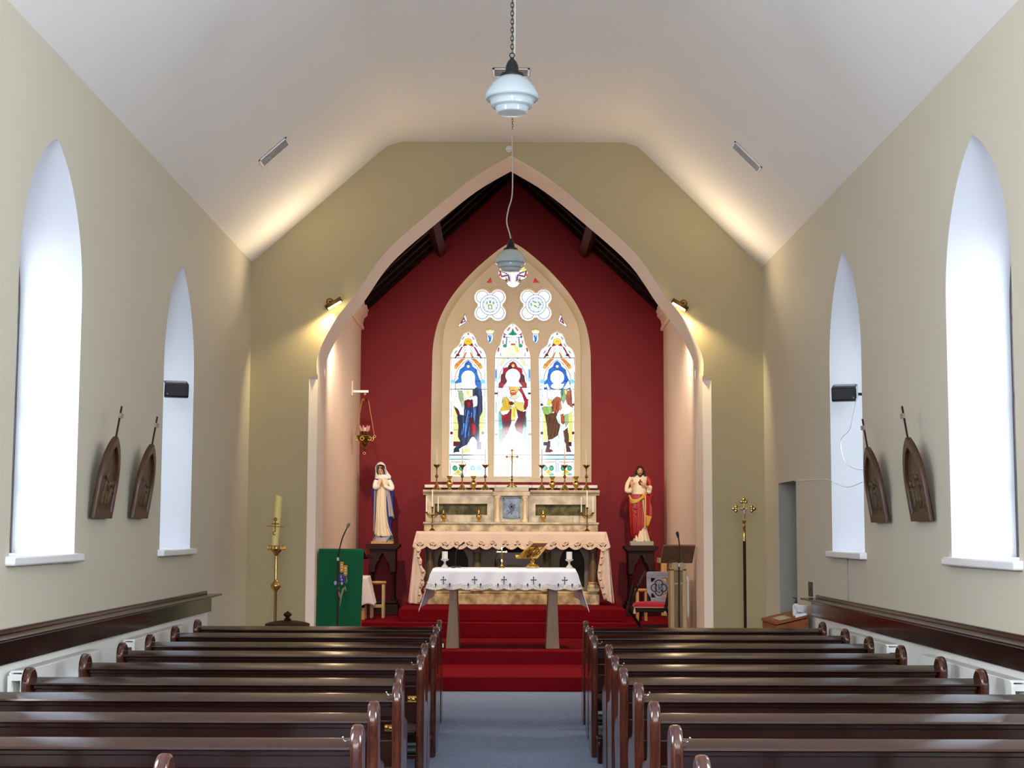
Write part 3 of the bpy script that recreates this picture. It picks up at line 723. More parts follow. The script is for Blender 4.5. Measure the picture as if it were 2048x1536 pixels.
# ================================================================== display case with washing things
y0, y1 = 15.98, 16.82; xa, xb = 2.785, 3.12
za, zb = .848, .925
r = thing('display_case', 'orange-brown wooden display case with a sloping glass lid beside the right wall', 'display case', ((xa+xb)/2, (y0+y1)/2, 0))
def lidp(u, v, d): return V((xa+(xb-xa)*u, y0+(y1-y0)*v, za+(zb-za)*u+d))
body = MB().add([(xa,y0,0),(xb,y0,0),(xb,y1,0),(xa,y1,0)]+[lidp(*q,-.025) for q in ((0,0),(1,0),(1,1),(0,1))], [(0,3,2,1),(4,5,6,7),(0,1,5,4),(1,2,6,5),(2,3,7,6),(3,0,4,7)])
body.build('body', m_case, r)
fr = filled([(-.03,-.03),(1.0,-.03),(1.0,1.03),(-.03,1.03)], [[(.18,.12),(.62,.12),(.62,.9),(.18,.9)]], lambda u, v, d: lidp(u, v, d), .012)
lid = fr.build('lid_frame', m_case, r, bevel=.004)
filled([(.18,.12),(.62,.12),(.62,.9),(.18,.9)], [], lambda u, v, d: lidp(u, v, .003)).build('glass_pane', M('case_glass', (196,184,150), 0.1, spec=0.8, var=(9, (226,214,182), 0.1)), lid)
def on_lid(px, py, X):
    p = ATX(px, py, X); return p
bz = lidp(.74,.25,.016)
r = thing('soap_bottle', 'white pump soap bottle with a black nozzle on the display case', 'bottle', bz)
B0 = bz.z
MB().lathe([(.03,0),(.036,.006),(.036,.095),(.03,.11),(.014,.12),(.013,.13),(.002,.13)], bz, 24).build('body', m_white, r, smooth=50)
MB().lathe([(.015,.122),(.015,.142),(.008,.146),(.006,.175),(.002,.175)], bz, 16).add(*(lambda m: (m.v, m.f))(MB().bar(bz+V((.004,0,.176)), bz+V((-.032,-.006,.182)), .012, .009))).build('pump', m_black, r)
cz_ = lidp(.84,.04,.012)
r2 = MB().grid(lambda u, v: V((xa+(xb-xa)*(.60+.36*u), y0-.02+.16*v, za+(zb-za)*(.60+.36*u)+.031+.005*math.sin(9*u+4*v)+(-.03*(1-v)**3 if v < .25 else 0))), 24, 12)
tag(r2.build('hand_towel', m_clothwhite, None, cz_, mods=[('SOLIDIFY', dict(thickness=.008))]), 'crumpled white towel under the bowl on the display case', 'towel')
bw = lidp(.84,.12,.047)
tag(MB().lathe([(.028,0),(.034,.004),(.055,.02),(.072,.045),(.078,.068),(.0745,.068),(.066,.046),(.05,.024),(.03,.012),(.002,.01)], bw, 36).build('bowl', m_white, None, bw), 'white china bowl on the towel on the display case', 'bowl')
# ================================================================== east window
YT = 24.66                      # front face of the stone tracery
UPX = lambda x, y: AT(x, y, YT)
def ZP(x, y): p = AT(840+x/3.073, 480+y/3.073, YT); return (p.x, p.z)
win = struct(thing('window_9', None, None, (EAX, YE, 2.55)))
# splayed reveal
inner_half = []
iw = [(568,78),(480,125),(345,245),(235,375),(165,500),(142,610),(138,720),(136,1000),(134,1462)]
ip = [AT(*Z1(x, y), YT) for x, y in iw]
ih = smooth_line([(p.x, p.z) for p in ip[:7]], 5) + [(p.x, p.z) for p in ip[7:]]
ih = [(EAX-x, z) for x, z in ih]; ih[0] = (0, ih[0][1])
inn = [(EAX-a, z) for a, z in ih[::-1]] + [(EAX+a, z) for a, z in ih[1:]]
ring = lambda pl, Y: (lambda r: r+[r[0]])([V((x, Y, z)) for x, z in pl])
mid = [((a[0]+b[0])/2, (a[1]+b[1])/2) for a, b in zip(east_out, inn)]
MB().loft([ring(east_out, YE), ring(mid, (YE+YT)/2), ring(inn, YT)], closed=False, caps=False).build('reveal', m_stone, win, smooth=40)
MB().box((EAX-1.36, YE-.07, 2.475), (EAX+1.36, YE+.02, 2.525)).build('sill', m_trim, win, bevel=.01)
# openings (zoomed picture coordinates)
def mir(pts, cx): return pts + [(2*cx-x, y) for x, y in pts[::-1]]
LL = [(177,1452),(181,1000),(187,726),(192,700),(206,670),(232,650),(243,638),(252,606),(268,576),(297,561)]
LC = [(454,1452),(458,1000),(462,726),(464,700),(474,668),(494,640),(503,600),(517,556),(545,524),(570,507)]
LR = [(735,1452),(734,1000),(730,726),(735,700),(748,670),(774,650),(786,638),(794,606),(810,576),(839,561)]
def foil(cx, cy, off, r, ang0, n=4, k=10, span=200):
    pts = []
    for i in range(n):
        a = math.radians(ang0+360/n*i); ox, oy = cx+off*math.cos(a), cy+off*math.sin(a)
        for j in range(k+1):
            b = a + math.radians(-span/2+span*j/k); pts.append((ox+r*math.cos(b), oy+r*math.sin(b)))
    return pts
L_op = [LL + [(2*297-x-(0), y) for x, y in LL[::-1][1:]], LC + [(2*570-x, y) for x, y in LC[::-1][1:]], LR + [(2*842-x, y) for x, y in LR[::-1][1:]]]
QUADS = [foil(431,399,68,49,45), foil(712,399,68,49,45)]
TOPQ = foil(572,200,48,42,0,4,10,205)
SMALL = [[(412,260),(434,230),(441,262)], [(695,262),(706,232),(733,260)],
         [(275,452),(289,492),(276,507),(234,533),(236,520),(262,485)], [(866,452),(852,490),(862,508),(905,535),(901,518),(880,486)]]
def shield(cx): return [(cx-28,556),(cx-20,548),(cx,545),(cx+20,548),(cx+28,556),(cx+16,576),(cx+18,608),(cx+10,626),(cx,635),(cx-10,626),(cx-18,608),(cx-16,576)]
SMALL += [shield(430), shield(711)]
holes = [[ZP(*p) for p in h] for h in L_op+QUADS+[TOPQ]+SMALL]
th = 0.09
filled([(EAX+(x-EAX)*1.03, z+(.06 if z > 4 else -.05)) for x, z in inn], holes, lambda u, v, d: V((u, YT+th+d, v)), th-.015, .015).build('tracery', m_stone, win, smooth=40)
# quatrefoil mouldings
tm = MB()
for q in QUADS:
    c = ((431 if q is QUADS[0] else 712), 399)
    outl = foil(c[0], c[1], 68, 60, 45, 4, 10, 190)
    pts = [V((ZP(*p)[0], YT+.004, ZP(*p)[1])) for p in outl]
    tm.tube(pts+[pts[0]], .014, 6)
tm.build('foil_moulding', m_stone, win, smooth=60)
for cx in (434, 706):       # small hood lines under the triangles
    pts = [V((ZP(x, y)[0], YT+.002, ZP(x, y)[1])) for x, y in ((cx-44,276),(cx-16,266),(cx+4,266),(cx+26,276))]
    MB().tube(pts, .008, 6).build('eyebrow_moulding', m_stone, win)

# ---- stained glass: each pane is a mosaic of small coloured cells (colour of the glass itself)
WHT=(255,255,250); CRM=(250,246,214); LEAD=(30,28,34); BLU=(38,120,205); DBL=(30,52,100); NVY=(26,30,52); RED=(178,20,44); DRD=(96,10,26)
ORG=(238,140,34); YEL=(250,208,60); PYL=(246,238,160); GRN=(36,150,96); DGN=(40,104,62); LBL=(170,212,240); BRN=(112,66,38); TAN=(196,104,62); GLD=(214,160,40)
PNK=(244,208,214); LGN=(176,206,110); TEAL=(120,196,190); GRY=(150,150,158); LIL=(190,196,232)
class Paint:
    def __init__(s, x0, y0, x1, y1, step):
        s.x0, s.y0, s.st = x0, y0, step
        s.nx, s.ny = int((x1-x0)/step), int((y1-y0)/step)
        gx = x0+(np.arange(s.nx)+.5)*step; gy = y0+(np.arange(s.ny)+.5)*step
        s.X, s.Y = np.meshgrid(gx, gy); s.C = np.ones((s.ny, s.nx, 3))*np.array(lin(WHT))
        s.rng = np.random.default_rng(int(x0*7+y0))
    def put(s, m, c, var=0.0):
        col = np.array(lin(c))
        if col.max()-col.min() > .12: col = col**1.08*.72
        if var: s.C[m] = np.clip(col*(1+var*s.rng.standard_normal((m.sum(), 1))), 0, 1)
        else: s.C[m] = col
    def inside(s, pts):
        m = np.zeros(s.X.shape, bool); j = len(pts)-1
        for i in range(len(pts)):
            xi, yi = pts[i]; xj, yj = pts[j]
            if yi != yj:
                m ^= ((yi > s.Y) != (yj > s.Y)) & (s.X < (xj-xi)*(s.Y-yi)/(yj-yi)+xi)
            j = i
        return m
    def poly(s, pts, c, lead=0, lc=LEAD, var=0.0):
        s.put(s.inside(pts), c, var)
        if lead: s.line(list(pts)+[pts[0]], lead, lc)
    def ell(s, cx, cy, rx, ry, c, lead=0, lc=LEAD):
        d = ((s.X-cx)/rx)**2+((s.Y-cy)/ry)**2; s.put(d < 1, c)
        if lead: k = lead/min(rx, ry); s.put((d < (1+k)**2) & (d >= 1), lc)
    def ring(s, cx, cy, r, w, c):
        d = np.hypot(s.X-cx, s.Y-cy); s.put(abs(d-r) < w/2, c)
    def line(s, pts, w, c=LEAD):
        for (xa, ya), (xb, yb) in zip(pts[:-1], pts[1:]):
            dx, dy = xb-xa, yb-ya; L2 = dx*dx+dy*dy+1e-9
            t = np.clip(((s.X-xa)*dx+(s.Y-ya)*dy)/L2, 0, 1)
            s.put(np.hypot(s.X-xa-t*dx, s.Y-ya-t*dy) < w/2, c)
    def folds(s, pts, c, n, slant=0.0, w=4, seed=0):
        """fold lines inside a polygon, running mostly downwards"""
        m = s.inside(pts); ys = [p[1] for p in pts]; xs = [p[0] for p in pts]; r = random.Random(seed)
        for k in range(n):
            xx = min(xs)+(max(xs)-min(xs))*(k+.5+r.uniform(-.3,.3))/n; ph = r.uniform(0, 6); a = r.uniform(.5, 1)
            cxx = xx + slant*(s.Y-min(ys)) + 8*np.sin((s.Y-min(ys))/90+ph)
            s.put(m & (abs(s.X-cxx) < w*a/2) & (s.Y > min(ys)+r.uniform(0,.3)*(max(ys)-min(ys))) & (s.Y < max(ys)-r.uniform(0,.25)*(max(ys)-min(ys))), c)
    def wash(s, pts, c, amt, sx, sy, seed=0):
        """streaks of second colour inside a polygon"""
        m = s.inside(pts); r = np.random.default_rng(seed)
        f = sum(np.sin(s.X/sx*r.uniform(.6,1.6)+s.Y/sy*r.uniform(-1,1)+r.uniform(0,6)) for _ in range(3))/3
        m &= f > amt; s.put(m, c)
    def build(s, nm, to_world):
        nx, ny = s.nx, s.ny
        cx = s.x0+np.arange(nx+1)*s.st; cy = s.y0+np.arange(ny+1)*s.st
        p00 = to_world(cx[0], cy[0]); p10 = to_world(cx[-1], cy[0]); p01 = to_world(cx[0], cy[-1])
        U = np.linspace(0, 1, nx+1); W = np.linspace(0, 1, ny+1); uu, ww = np.meshgrid(U, W)
        o = np.array(win.location)
        P = (np.array(p00)-o) + uu[..., None]*(np.array(p10)-np.array(p00)) + ww[..., None]*(np.array(p01)-np.array(p00))
        P[..., 1] = YT+.1-o[1]
        idx = np.arange((nx+1)*(ny+1)).reshape(ny+1, nx+1)
        F = np.stack([idx[:-1,:-1], idx[1:,:-1], idx[1:,1:], idx[:-1,1:]], -1).reshape(-1, 4)
        me = bpy.data.meshes.new(nm); me.vertices.add(P.size//3); me.vertices.foreach_set('co', P.reshape(-1))
        me.loops.add(F.size); me.loops.foreach_set('vertex_index', F.reshape(-1))
        me.polygons.add(len(F)); me.polygons.foreach_set('loop_start', np.arange(len(F))*4); me.update(calc_edges=True)
        at = me.attributes.new('glass', 'FLOAT_COLOR', 'FACE')
        at.data.foreach_set('color', np.concatenate([s.C.reshape(-1, 3), np.ones((len(F), 1))], 1).reshape(-1))
        me.materials.append(m_stained)
        o_ = bpy.data.objects.new(nm, me); COL.objects.link(o_); o_.parent = win
        return o_
m_stained = M_glass('stained_glass', (255,255,255), attr='glass', gloss=.03)
K6 = 9.6
def W_side(ox): return lambda x, y: AT(ox+x/K6, 650+y/K6, YT+.1)
def T(pts): return [(x, y+1440) for x, y in pts]

def border(p, xl, xr, ybase):
    """white border with small coloured tabs and lead edges down both sides"""
    for x in (xl+30, xr-30):
        p.line([(x-26, 560), (x-26, 2880)], 5, (176,190,214)); p.line([(x+26, 640), (x+26, 2560)], 5, (120,126,150))
        for y, c in ((700,LIL),(980,LIL),(1150,LBL),(1300,LIL),(1560,LIL),(1690,GRY),(1900,LBL),(2200,LIL)): p.line([(x, y-70), (x, y+70)], 16, c)
        for y in (760, 870, 1090, 1240, 1480, 1620, 1760, 1980, 2140, 2300, 2420): p.line([(x-30, y), (x+30, y)], 5, (150,150,170))
def base_panel(p, xl, xr, mirror=0, green=True):
    y0 = 2500
    p.poly([(xl,y0),(xr,y0),(xr,y0+90),(xl,y0+90)], (226,240,246)); p.line([(xl,y0),(xr,y0)], 16, (60,44,60))
    p.line([(xl+20,2580),(xr-20,2580)], 12, (90,120,130)); p.line([(xl+40,2632),(xr-40,2632)], 14, (206,120,84))
    w = (xr-xl)/2
    for k in range(2):
        cx = xl+w*(k+.5)
        p.line([(cx-w*.44,2650),(cx-w*.44,2860)], 12, (150,160,190)); p.line([(cx+w*.44,2650),(cx+w*.44,2860)], 12, (150,160,190))
        p.ell(cx-w*.5+4, 2624, 30, 30, WHT, 5, GRY); p.ell(cx+w*.5-4, 2624, 30, 30, WHT, 5, GRY)
        if green:
            for q in (-60, 60):
                p.ell(cx+q, 2750, 46, 52, (20,44,36)); p.ell(cx+q, 2752, 34, 38, (70,190,140))
            p.poly([(cx,2770),(cx-110,2880),(cx+110,2880)], (236,226,110)); p.poly([(cx-40,2820),(cx,2786),(cx+40,2820),(cx,2850)], (244,190,70))
            p.poly([(cx+20,2860),(cx+100,2840),(cx+110,2890),(cx+20,2890)], (140,200,206)); p.ell(cx, 2690, 36, 40, WHT, 5, GRY)
            p.line([(cx-110,2700),(cx-50,2650),(cx+50,2650),(cx+110,2700)], 6, (206,130,110))
        else:
            for q in (-1, 1):
                p.line([(cx+q*20,2730),(cx+q*76,2700),(cx+q*96,2760),(cx+q*60,2830),(cx+q*90,2880)], 16, (96,140,150))
                p.line([(cx+q*10,2640),(cx+q*40,2680),(cx+q*6,2740)], 7, (120,130,140))
            p.poly([(cx,2860),(cx-90,2780),(cx-70,2740),(cx,2760),(cx+70,2740),(cx+90,2780)], (250,240,170))
    p.ell((xl+xr)/2, 2866, 44, 40, WHT, 5, GRY)

def canopy_side(p, cx, gold):
    """upper tracery-like canopy of the outer lights"""
    p.poly([(cx-70,330),(cx-110,420),(cx-30,400),(cx,380),(cx+30,400),(cx+110,420),(cx+70,330)], (176,40,22))
    p.ell(cx, 322, 74, 62, gold, 5, (150,100,40)); p.line([(cx-30,330),(cx,305),(cx+30,330)], 10, (214,130,30)); p.ell(cx, 172, 18, 24, (110,100,110))
    for s in (-1, 1):
        p.poly([(cx+s*60,420),(cx+s*140,440),(cx+s*260,640),(cx+s*190,640),(cx+s*130,520)], WHT, 6, (130,40,40))
        p.line([(cx+s*120,430),(cx+s*190,560),(cx+s*250,636)], 26, (150,34,50)); p.ell(cx+s*200, 580, 34, 26, (110,14,34))
        p.poly([(cx+s*30,520),(cx+s*60,540),(cx+s*110,640),(cx+s*70,640)], ORG, 5, (130,90,30)); p.line([(cx+s*40,440),(cx+s*70,520),(cx+s*90,560)], 10, (130,130,60))
        for x, y in ((240,520),(150,390),(95,250)): p.line([(cx+s*x-s*16,y-20),(cx+s*x+s*16,y+24)], 24, (130,160,176))
        p.poly([(cx+s*60,650),(cx+s*130,650),(cx+s*250,760),(cx+s*268,830),(cx+s*230,850),(cx+s*110,700)], ORG, 6, (110,60,20))
        p.ell(cx+s*236, 812, 30, 30, (250,184,70), 5, (130,80,30)); p.ell(cx+s*180, 742, 24, 20, (246,170,50))
        p.line([(cx,676),(cx+s*90,730),(cx+s*180,830),(cx+s*240,940),(cx+s*258,1060)], 12, (150,40,34))
        p.line([(cx+s*270,690),(cx+s*220,700),(cx+s*180,660)], 6, (120,110,120))
    p.line([(cx-360,638),(cx+360,638)], 10, (50,44,50))
def niche(p, cx, c1, c2, seed):
    pts = [(cx,690),(cx-60,740),(cx-80,800),(cx-160,860),(cx-180,960),(cx-190,1040),(cx-250,1100),(cx-250,1240),(cx+250,1240),(cx+250,1100),(cx+210,1040),(cx+180,960),(cx+160,860),(cx+80,800),(cx+60,740)]
    p.poly(pts, c1, 7, (30,40,60)); p.wash(pts, c2, .3, 40, 46, seed)
    for a, b in (((cx+110,930),(cx+170,850)),((cx+130,1085),(cx+250,1085)),((cx-160,960),(cx-240,1040)),((cx,840),(cx,880))): p.line([a, b], 8, (30,30,44))
    p.ell(cx, 800, 30, 30, (244,236,176), 5)

# left light: figure in blue and white
xl, xr = 70, 800
p = Paint(60, 110, 810, 2940, 6.5); cx = 445
border(p, 88, 792, 0); canopy_side(p, cx, YEL); niche(p, cx, BLU, (24,98,190), 1)
p.poly([(160,1560),(270,1560),(270,2240),(160,2240)], PYL); p.poly([(650,1560),(740,1560),(740,2240),(650,2240)], PYL); p.line([(160,2020),(260,2020)], 6)
for y in (2080,): p.poly([(100,y-24),(150,y-24),(150,y+24),(100,y+24)], (120,16,30)); p.poly([(700,y-24),(750,y-24),(750,y+24),(700,y+24)], (120,16,30))
p.poly([(160,2240),(300,2240),(300,2330),(160,2330)], (110,14,30)); p.poly([(620,2250),(690,2250),(690,2400),(620,2400)], (70,20,36))
mant = [(540,1240),(610,1210),(700,1250),(715,1440)]+T([(712,230),(660,330),(650,480),(655,740),(640,860),(600,980),(610,820),(500,720),(420,860),(330,900),(160,1020),(180,930),(300,820),(250,700),(260,500),(235,330),(250,290),(360,300),(370,120)])+[(380,1460),(520,1440)]
p.poly(mant, NVY, 8); p.wash(mant, (44,60,96), .25, 26, 400, 4)
bl = T([(390,80),(520,140),(600,160),(610,330),(560,420),(480,480),(470,720),(370,780),(290,700),(320,470),(380,440)])
p.poly(bl, (40,58,112)); p.folds(bl, (110,160,214), 9, -.12, 22, 3); p.folds(bl, (20,24,44), 8, -.1, 14, 9)
p.poly([(330,1500),(360,1460),(440,1430),(520,1450),(530,1560),(470,1610),(390,1560)], (84,16,30)); p.poly([(420,1500),(480,1480),(490,1540),(450,1590)], (176,30,44))
p.poly(T([(470,360),(540,310),(550,400),(520,450),(590,470),(600,660),(560,700),(490,680)]), (74,14,26)); p.poly(T([(510,460),(580,480),(585,640),(530,680)]), (206,26,40)); 
p.poly([(370,1240),(530,1240),(530,1380),(460,1410),(380,1430),(350,1330)], CRM, 6, (120,120,90)); p.poly([(400,1290),(470,1260),(450,1370)], (240,232,110))
p.poly([(260,1270),(330,1260),(370,1500),(320,1560),(270,1400)], (170,186,140), 6, (90,100,70)); p.poly(T([(330,0),(370,20),(350,180),(310,60)]), (200,206,160), 5, GRY)
p.poly([(200,1130),(310,1110),(330,1210),(250,1260),(200,1220)], (246,238,224), 5, GRY); p.poly([(470,1390),(600,1360),(622,1400),(618,1560),(540,1590),(530,1450)], (248,240,232), 6, (120,110,110))
arm = [(170,1540),(200,1400),(250,1260),(270,1420),(300,1500)]+T([(330,150),(362,180),(360,300),(300,290),(250,190),(165,100)])
p.poly(arm, (246,244,246), 6, (90,90,100)); p.folds(arm, LIL, 4, .12, 8, 2)
p.poly(T([(165,120),(260,200),(290,290),(235,300)]), (84,20,30))
rb = T([(480,760),(520,710),(560,720),(610,800),(605,980),(560,1010),(340,1010),(400,900)])
p.poly(rb, (246,242,236), 6, (120,110,110)); p.folds(rb, (186,176,176), 7, -.2, 8, 5); p.poly(T([(380,930),(470,930),(490,1010),(340,1020)]), (244,236,150)); p.poly(T([(160,950),(260,900),(280,1000),(170,1010)]), NVY)
p.poly([(310,1180),(330,960),(445,890),(560,960),(580,1160),(610,1190),(560,1230),(330,1230)], WHT); p.ell(445, 1010, 130, 130, WHT); p.line([(310,1190),(345,1150)], 6, GRY)
for y in (1240, 1888): p.line([(80,y),(800,y)], 9, (40,40,50))
for x in (150, 726): p.ell(x, 1090, 40, 34, (130,226,236), 5, GRY)
base_panel(p, 80, 760)
p.build('left_stained_glass', W_side(890))

# right light: figure in green and brown
p = Paint(55, 110, 810, 2940, 6.5); cx = 425
border(p, 78, 784, 0); canopy_side(p, cx, (250,226,90)); niche(p, cx, BLU, (20,92,196), 5)
p.poly([(150,1560),(240,1560),(240,2240),(150,2240)], PYL); p.poly([(640,1640),(720,1640),(720,2240),(640,2240)], (244,232,128))
for x in (130, 728):
    p.poly([(x-24,2056),(x+24,2056),(x+24,2104),(x-24,2104)], (110,16,30)); p.poly([(x-24,1516),(x+24,1516),(x+24,1560),(x-24,1560)], (90,16,40))
p.poly([(160,2250),(260,2250),(260,2320),(160,2320)], (56,20,44)); p.poly([(610,2250),(700,2250),(700,2330),(610,2330)], (66,20,50))
br = T([(190,290),(390,250),(420,300),(470,470),(480,500),(450,620),(440,680),(330,750),(250,770),(230,500),(215,420)])
p.poly(br, BRN, 8); p.folds(br, (62,34,20), 8, -.12, 18, 3); p.folds(br, (150,100,66), 6, -.14, 10, 8)
tn = [(330,1450),(420,1380),(480,1400),(500,1440)]+T([(500,20),(480,170),(420,280),(390,250),(330,220),(325,60)])
p.poly(tn, TAN, 7); p.folds(tn, (120,54,32), 6, -.16, 12, 4)
p.poly(T([(130,150),(320,130),(330,250),(240,290),(180,280)]), LGN, 7); p.folds(T([(130,150),(320,130),(330,250),(240,290),(180,280)]), (96,140,60), 5, .3, 10, 6)
p.poly([(240,1430),(320,1440)]+T([(320,70),(260,120),(230,60)]), (244,224,100), 5)
wh = [(100,1440),(210,1260),(260,1250),(250,1420)]+T([(230,120),(170,120),(110,30)])
p.poly(wh, (244,242,244), 6, (120,120,130)); p.folds(wh, LIL, 5, -.15, 8, 6)
p.poly([(110,1170),(240,1130),(290,1240),(330,1420),(240,1420),(230,1200),(130,1210)], (248,242,232), 6, GRY)
p.poly([(350,1250),(480,1250),(500,1400),(420,1380),(340,1420)], (240,242,250), 5, GRY); p.folds([(350,1250),(480,1250),(500,1400),(340,1420)], LIL, 4, 0, 8, 2)
p.poly([(490,1250),(620,1240),(600,1400),(540,1520),(500,1430)], (160,186,130), 6); p.poly([(500,1260),(545,1250),(540,1350),(510,1400)], DGN)
p.poly([(555,1260),(600,1240),(640,1330),(580,1350)], (244,226,130), 5)
p.poly([(620,1280),(690,1240),(710,1500)]+T([(720,150),(640,120),(600,40)])+[(590,1420)], TAN, 7); p.folds([(600,1300),(700,1260),(720,1600),(620,1560)], (104,36,24), 5, .1, 14, 5)
p.poly(T([(490,200),(570,120),(640,100),(720,180),(715,230),(600,290),(540,260)]), (248,244,240), 6, GRY)
p.poly(T([(460,300),(480,220),(520,160),(500,60),(480,40),(470,200)]), (232,150,110)); p.poly(T([(490,290),(540,270),(570,430),(540,480),(500,440)]), (206,96,60), 8)
p.poly(T([(560,290),(640,280),(640,440),(590,520),(560,420)]), (176,200,140), 6); p.poly(T([(400,330),(430,290),(480,480),(440,440)]), (220,232,220), 5)
p.poly(T([(560,590),(620,540),(640,700),(650,900),(690,1000),(600,1000),(590,860)]), (84,54,36), 8); p.poly(T([(540,600),(570,580),(590,860),(560,800)]), (120,84,60))
rb = T([(280,790),(450,690),(500,500),(590,480),(540,600),(560,760),(560,960),(420,1010),(300,960)])
p.poly(rb, (244,244,242), 5, (120,120,120)); p.folds(rb, (170,180,176), 9, .02, 9, 7)
p.poly(T([(250,780),(290,800),(280,960),(340,980),(290,1010),(190,1010),(220,900)]), (70,48,34), 5); p.poly(T([(240,950),(320,950),(345,1000),(250,1000)]), (120,16,36))
p.poly([(290,1180),(560,1130),(540,1200),(430,1240)], WHT, 4, GRY); p.ell(425, 1010, 132, 132, WHT); p.line([(430,940),(480,970),(470,1050),(440,1090)], 12, (170,170,180)); p.ell(425, 1180, 120, 60, (252,246,226))
p.poly([(540,1230),(640,1070),(680,1200),(600,1240)], (252,246,240), 5, GRY)
for y in (1244, 1868): p.line([(70,y),(800,y)], 9, (40,40,50))
for x in (140, 704): p.ell(x, 1090, 42, 34, (130,226,240), 5, GRY)
base_panel(p, 80, 770)
p.build('right_stained_glass', W_side(1070))

# centre light: figure in red over white
p = Paint(60, 20, 810, 3040, 6.5); cx = 437; T2 = lambda pts: [(x, y+1536) for x, y in pts]
for x in (115, 755):
    p.line([(x-30, 700), (x-30, 2980)], 5, (170,186,206)); p.line([(x+32 if x < 400 else x-32, 760), (x+32 if x < 400 else x-32, 2560)], 6, (120,126,150))
    p.poly([(x-26,940),(x+26,940),(x+26,1190),(x-26,1190)], (190,224,250)); p.line([(x,980),(x,1110)], 30, (110,150,220)); p.line([(x-26,1370),(x+26,1370)], 8, GRY)
    p.poly([(x-28,1396),(x+28,1396),(x+28,1440),(x-28,1440)], (84,12,24)); p.poly([(x-24,2176),(x+30,2176),(x+30,2224),(x-24,2224)], (120,30,44)); p.line([(x,1560),(x,1780)], 14, LBL); p.line([(x,1900),(x,2140)], 14, (206,226,226))
    for y in (860, 1300, 1580, 1800, 2060, 2300, 2440): p.line([(x-40,y),(x+36,y)], 5, (150,150,170))
p.poly([(cx,60),(cx-26,50),(cx,20),(cx+26,50)], (96,84,96)); p.line([(cx,60),(cx,120)], 10, (96,150,130))
p.poly([(cx,160),(cx-30,230),(cx-90,280),(cx,300),(cx+90,280),(cx+30,230)], (50,150,110), 5, (40,90,70))
for s in (-1, 1):
    p.line([(cx+s*60,150),(cx+s*96,200)], 36, (206,130,136)); p.poly([(cx+s*180,240),(cx+s*170,300),(cx+s*110,290)], (206,60,70)); p.line([(cx+s*70,330),(cx+s*170,335)], 12, (90,80,110))
    p.ell(cx+s*165, 325, 22, 26, (110,90,140)); p.line([(cx+s*118,350),(cx+s*122,450),(cx+s*140,520)], 26, (96,140,130)); p.ell(cx+s*150, 500, 40, 36, (70,160,120))
    p.line([(cx+s*186,400),(cx+s*184,460)], 20, (200,90,80)); p.line([(cx+s*270,550),(cx+s*280,600)], 34, (196,80,90)); p.line([(cx+s*230,690),(cx+s*236,640)], 14, (140,60,60))
    p.line([(cx+s*220,610),(cx+s*130,600)], 7, (130,140,150)); p.poly([(cx+s*120,750),(cx+s*200,750),(cx+s*260,860),(cx+s*220,890)], (246,238,190), 5, GRY); p.ell(cx+s*250, 880, 26, 22, CRM, 4, GRY)
    p.poly([(cx+s*70,738),(cx+s*110,738),(cx+s*90,756)], (30,24,30)); p.line([(cx,760),(cx+s*110,830),(cx+s*190,930),(cx+s*240,1030),(cx+s*268,1150)], 14, (150,156,196)); p.line([(cx,800),(cx+s*100,860),(cx+s*170,960),(cx+s*230,1100)], 5, (120,60,80))
p.poly([(cx-130,640),(cx-50,480),(cx+60,480),(cx+150,640),(cx+100,720),(cx-150,720)], (250,246,214)); p.poly([(cx+20,490),(cx+60,480),(cx+130,610),(cx+70,620)], (246,232,120))
p.poly([(cx-50,456),(cx+60,456),(cx+40,486),(cx-30,486)], (206,90,40)); p.ell(cx-62,420,16,16,(220,170,160)); p.ell(cx+66,420,16,16,(220,170,160)); p.line([(cx-30,680),(cx,650),(cx+30,680)], 8, LIL)
p.line([(80,734),(790,734)], 10, (44,40,46))
nich = [(cx,800),(cx-60,840),(cx-90,910),(cx-180,930),(cx-190,1040),(cx-230,1090),(cx-230,1180),(cx-270,1230),(cx-270,1310),(cx+265,1310),(cx+265,1230),(cx+225,1180),(cx+220,1090),(cx+180,1030),(cx+180,940),(cx+90,910),(cx+50,830)]
p.poly(nich, RED, 7); p.poly([(cx-230,1050),(cx-130,1030),(cx-110,1190),(cx-150,1240),(cx-230,1200)], (92,10,22)); p.poly([(cx+130,1040),(cx+220,1070),(cx+240,1200),(cx+130,1190)], (74,10,26)); p.poly([(cx-90,880),(cx-20,870),(cx-10,940),(cx-90,960)], (60,8,18)); p.wash(nich, (150,14,36), .35, 50, 60, 3)
p.ell(cx+4, 884, 28, 32, (250,214,130), 6)
for x0, x1, c in ((165,240,TEAL),(640,700,(150,206,190))):
    p.poly([(x0,1760),(x1,1760),(x1,2340),(x0,2340)], c); p.poly([(x0,2120),(x1,2100),(x1,2330),(x0,2330)], DGN if x0 < 300 else (130,190,176)); p.poly([(x0-4,2340),(x1+4,2340),(x1+4,2420),(x0-4,2420)], (240,196,70), 6)
p.poly([(640,1870),(700,1870),(690,2060),(650,2060)], DGN)
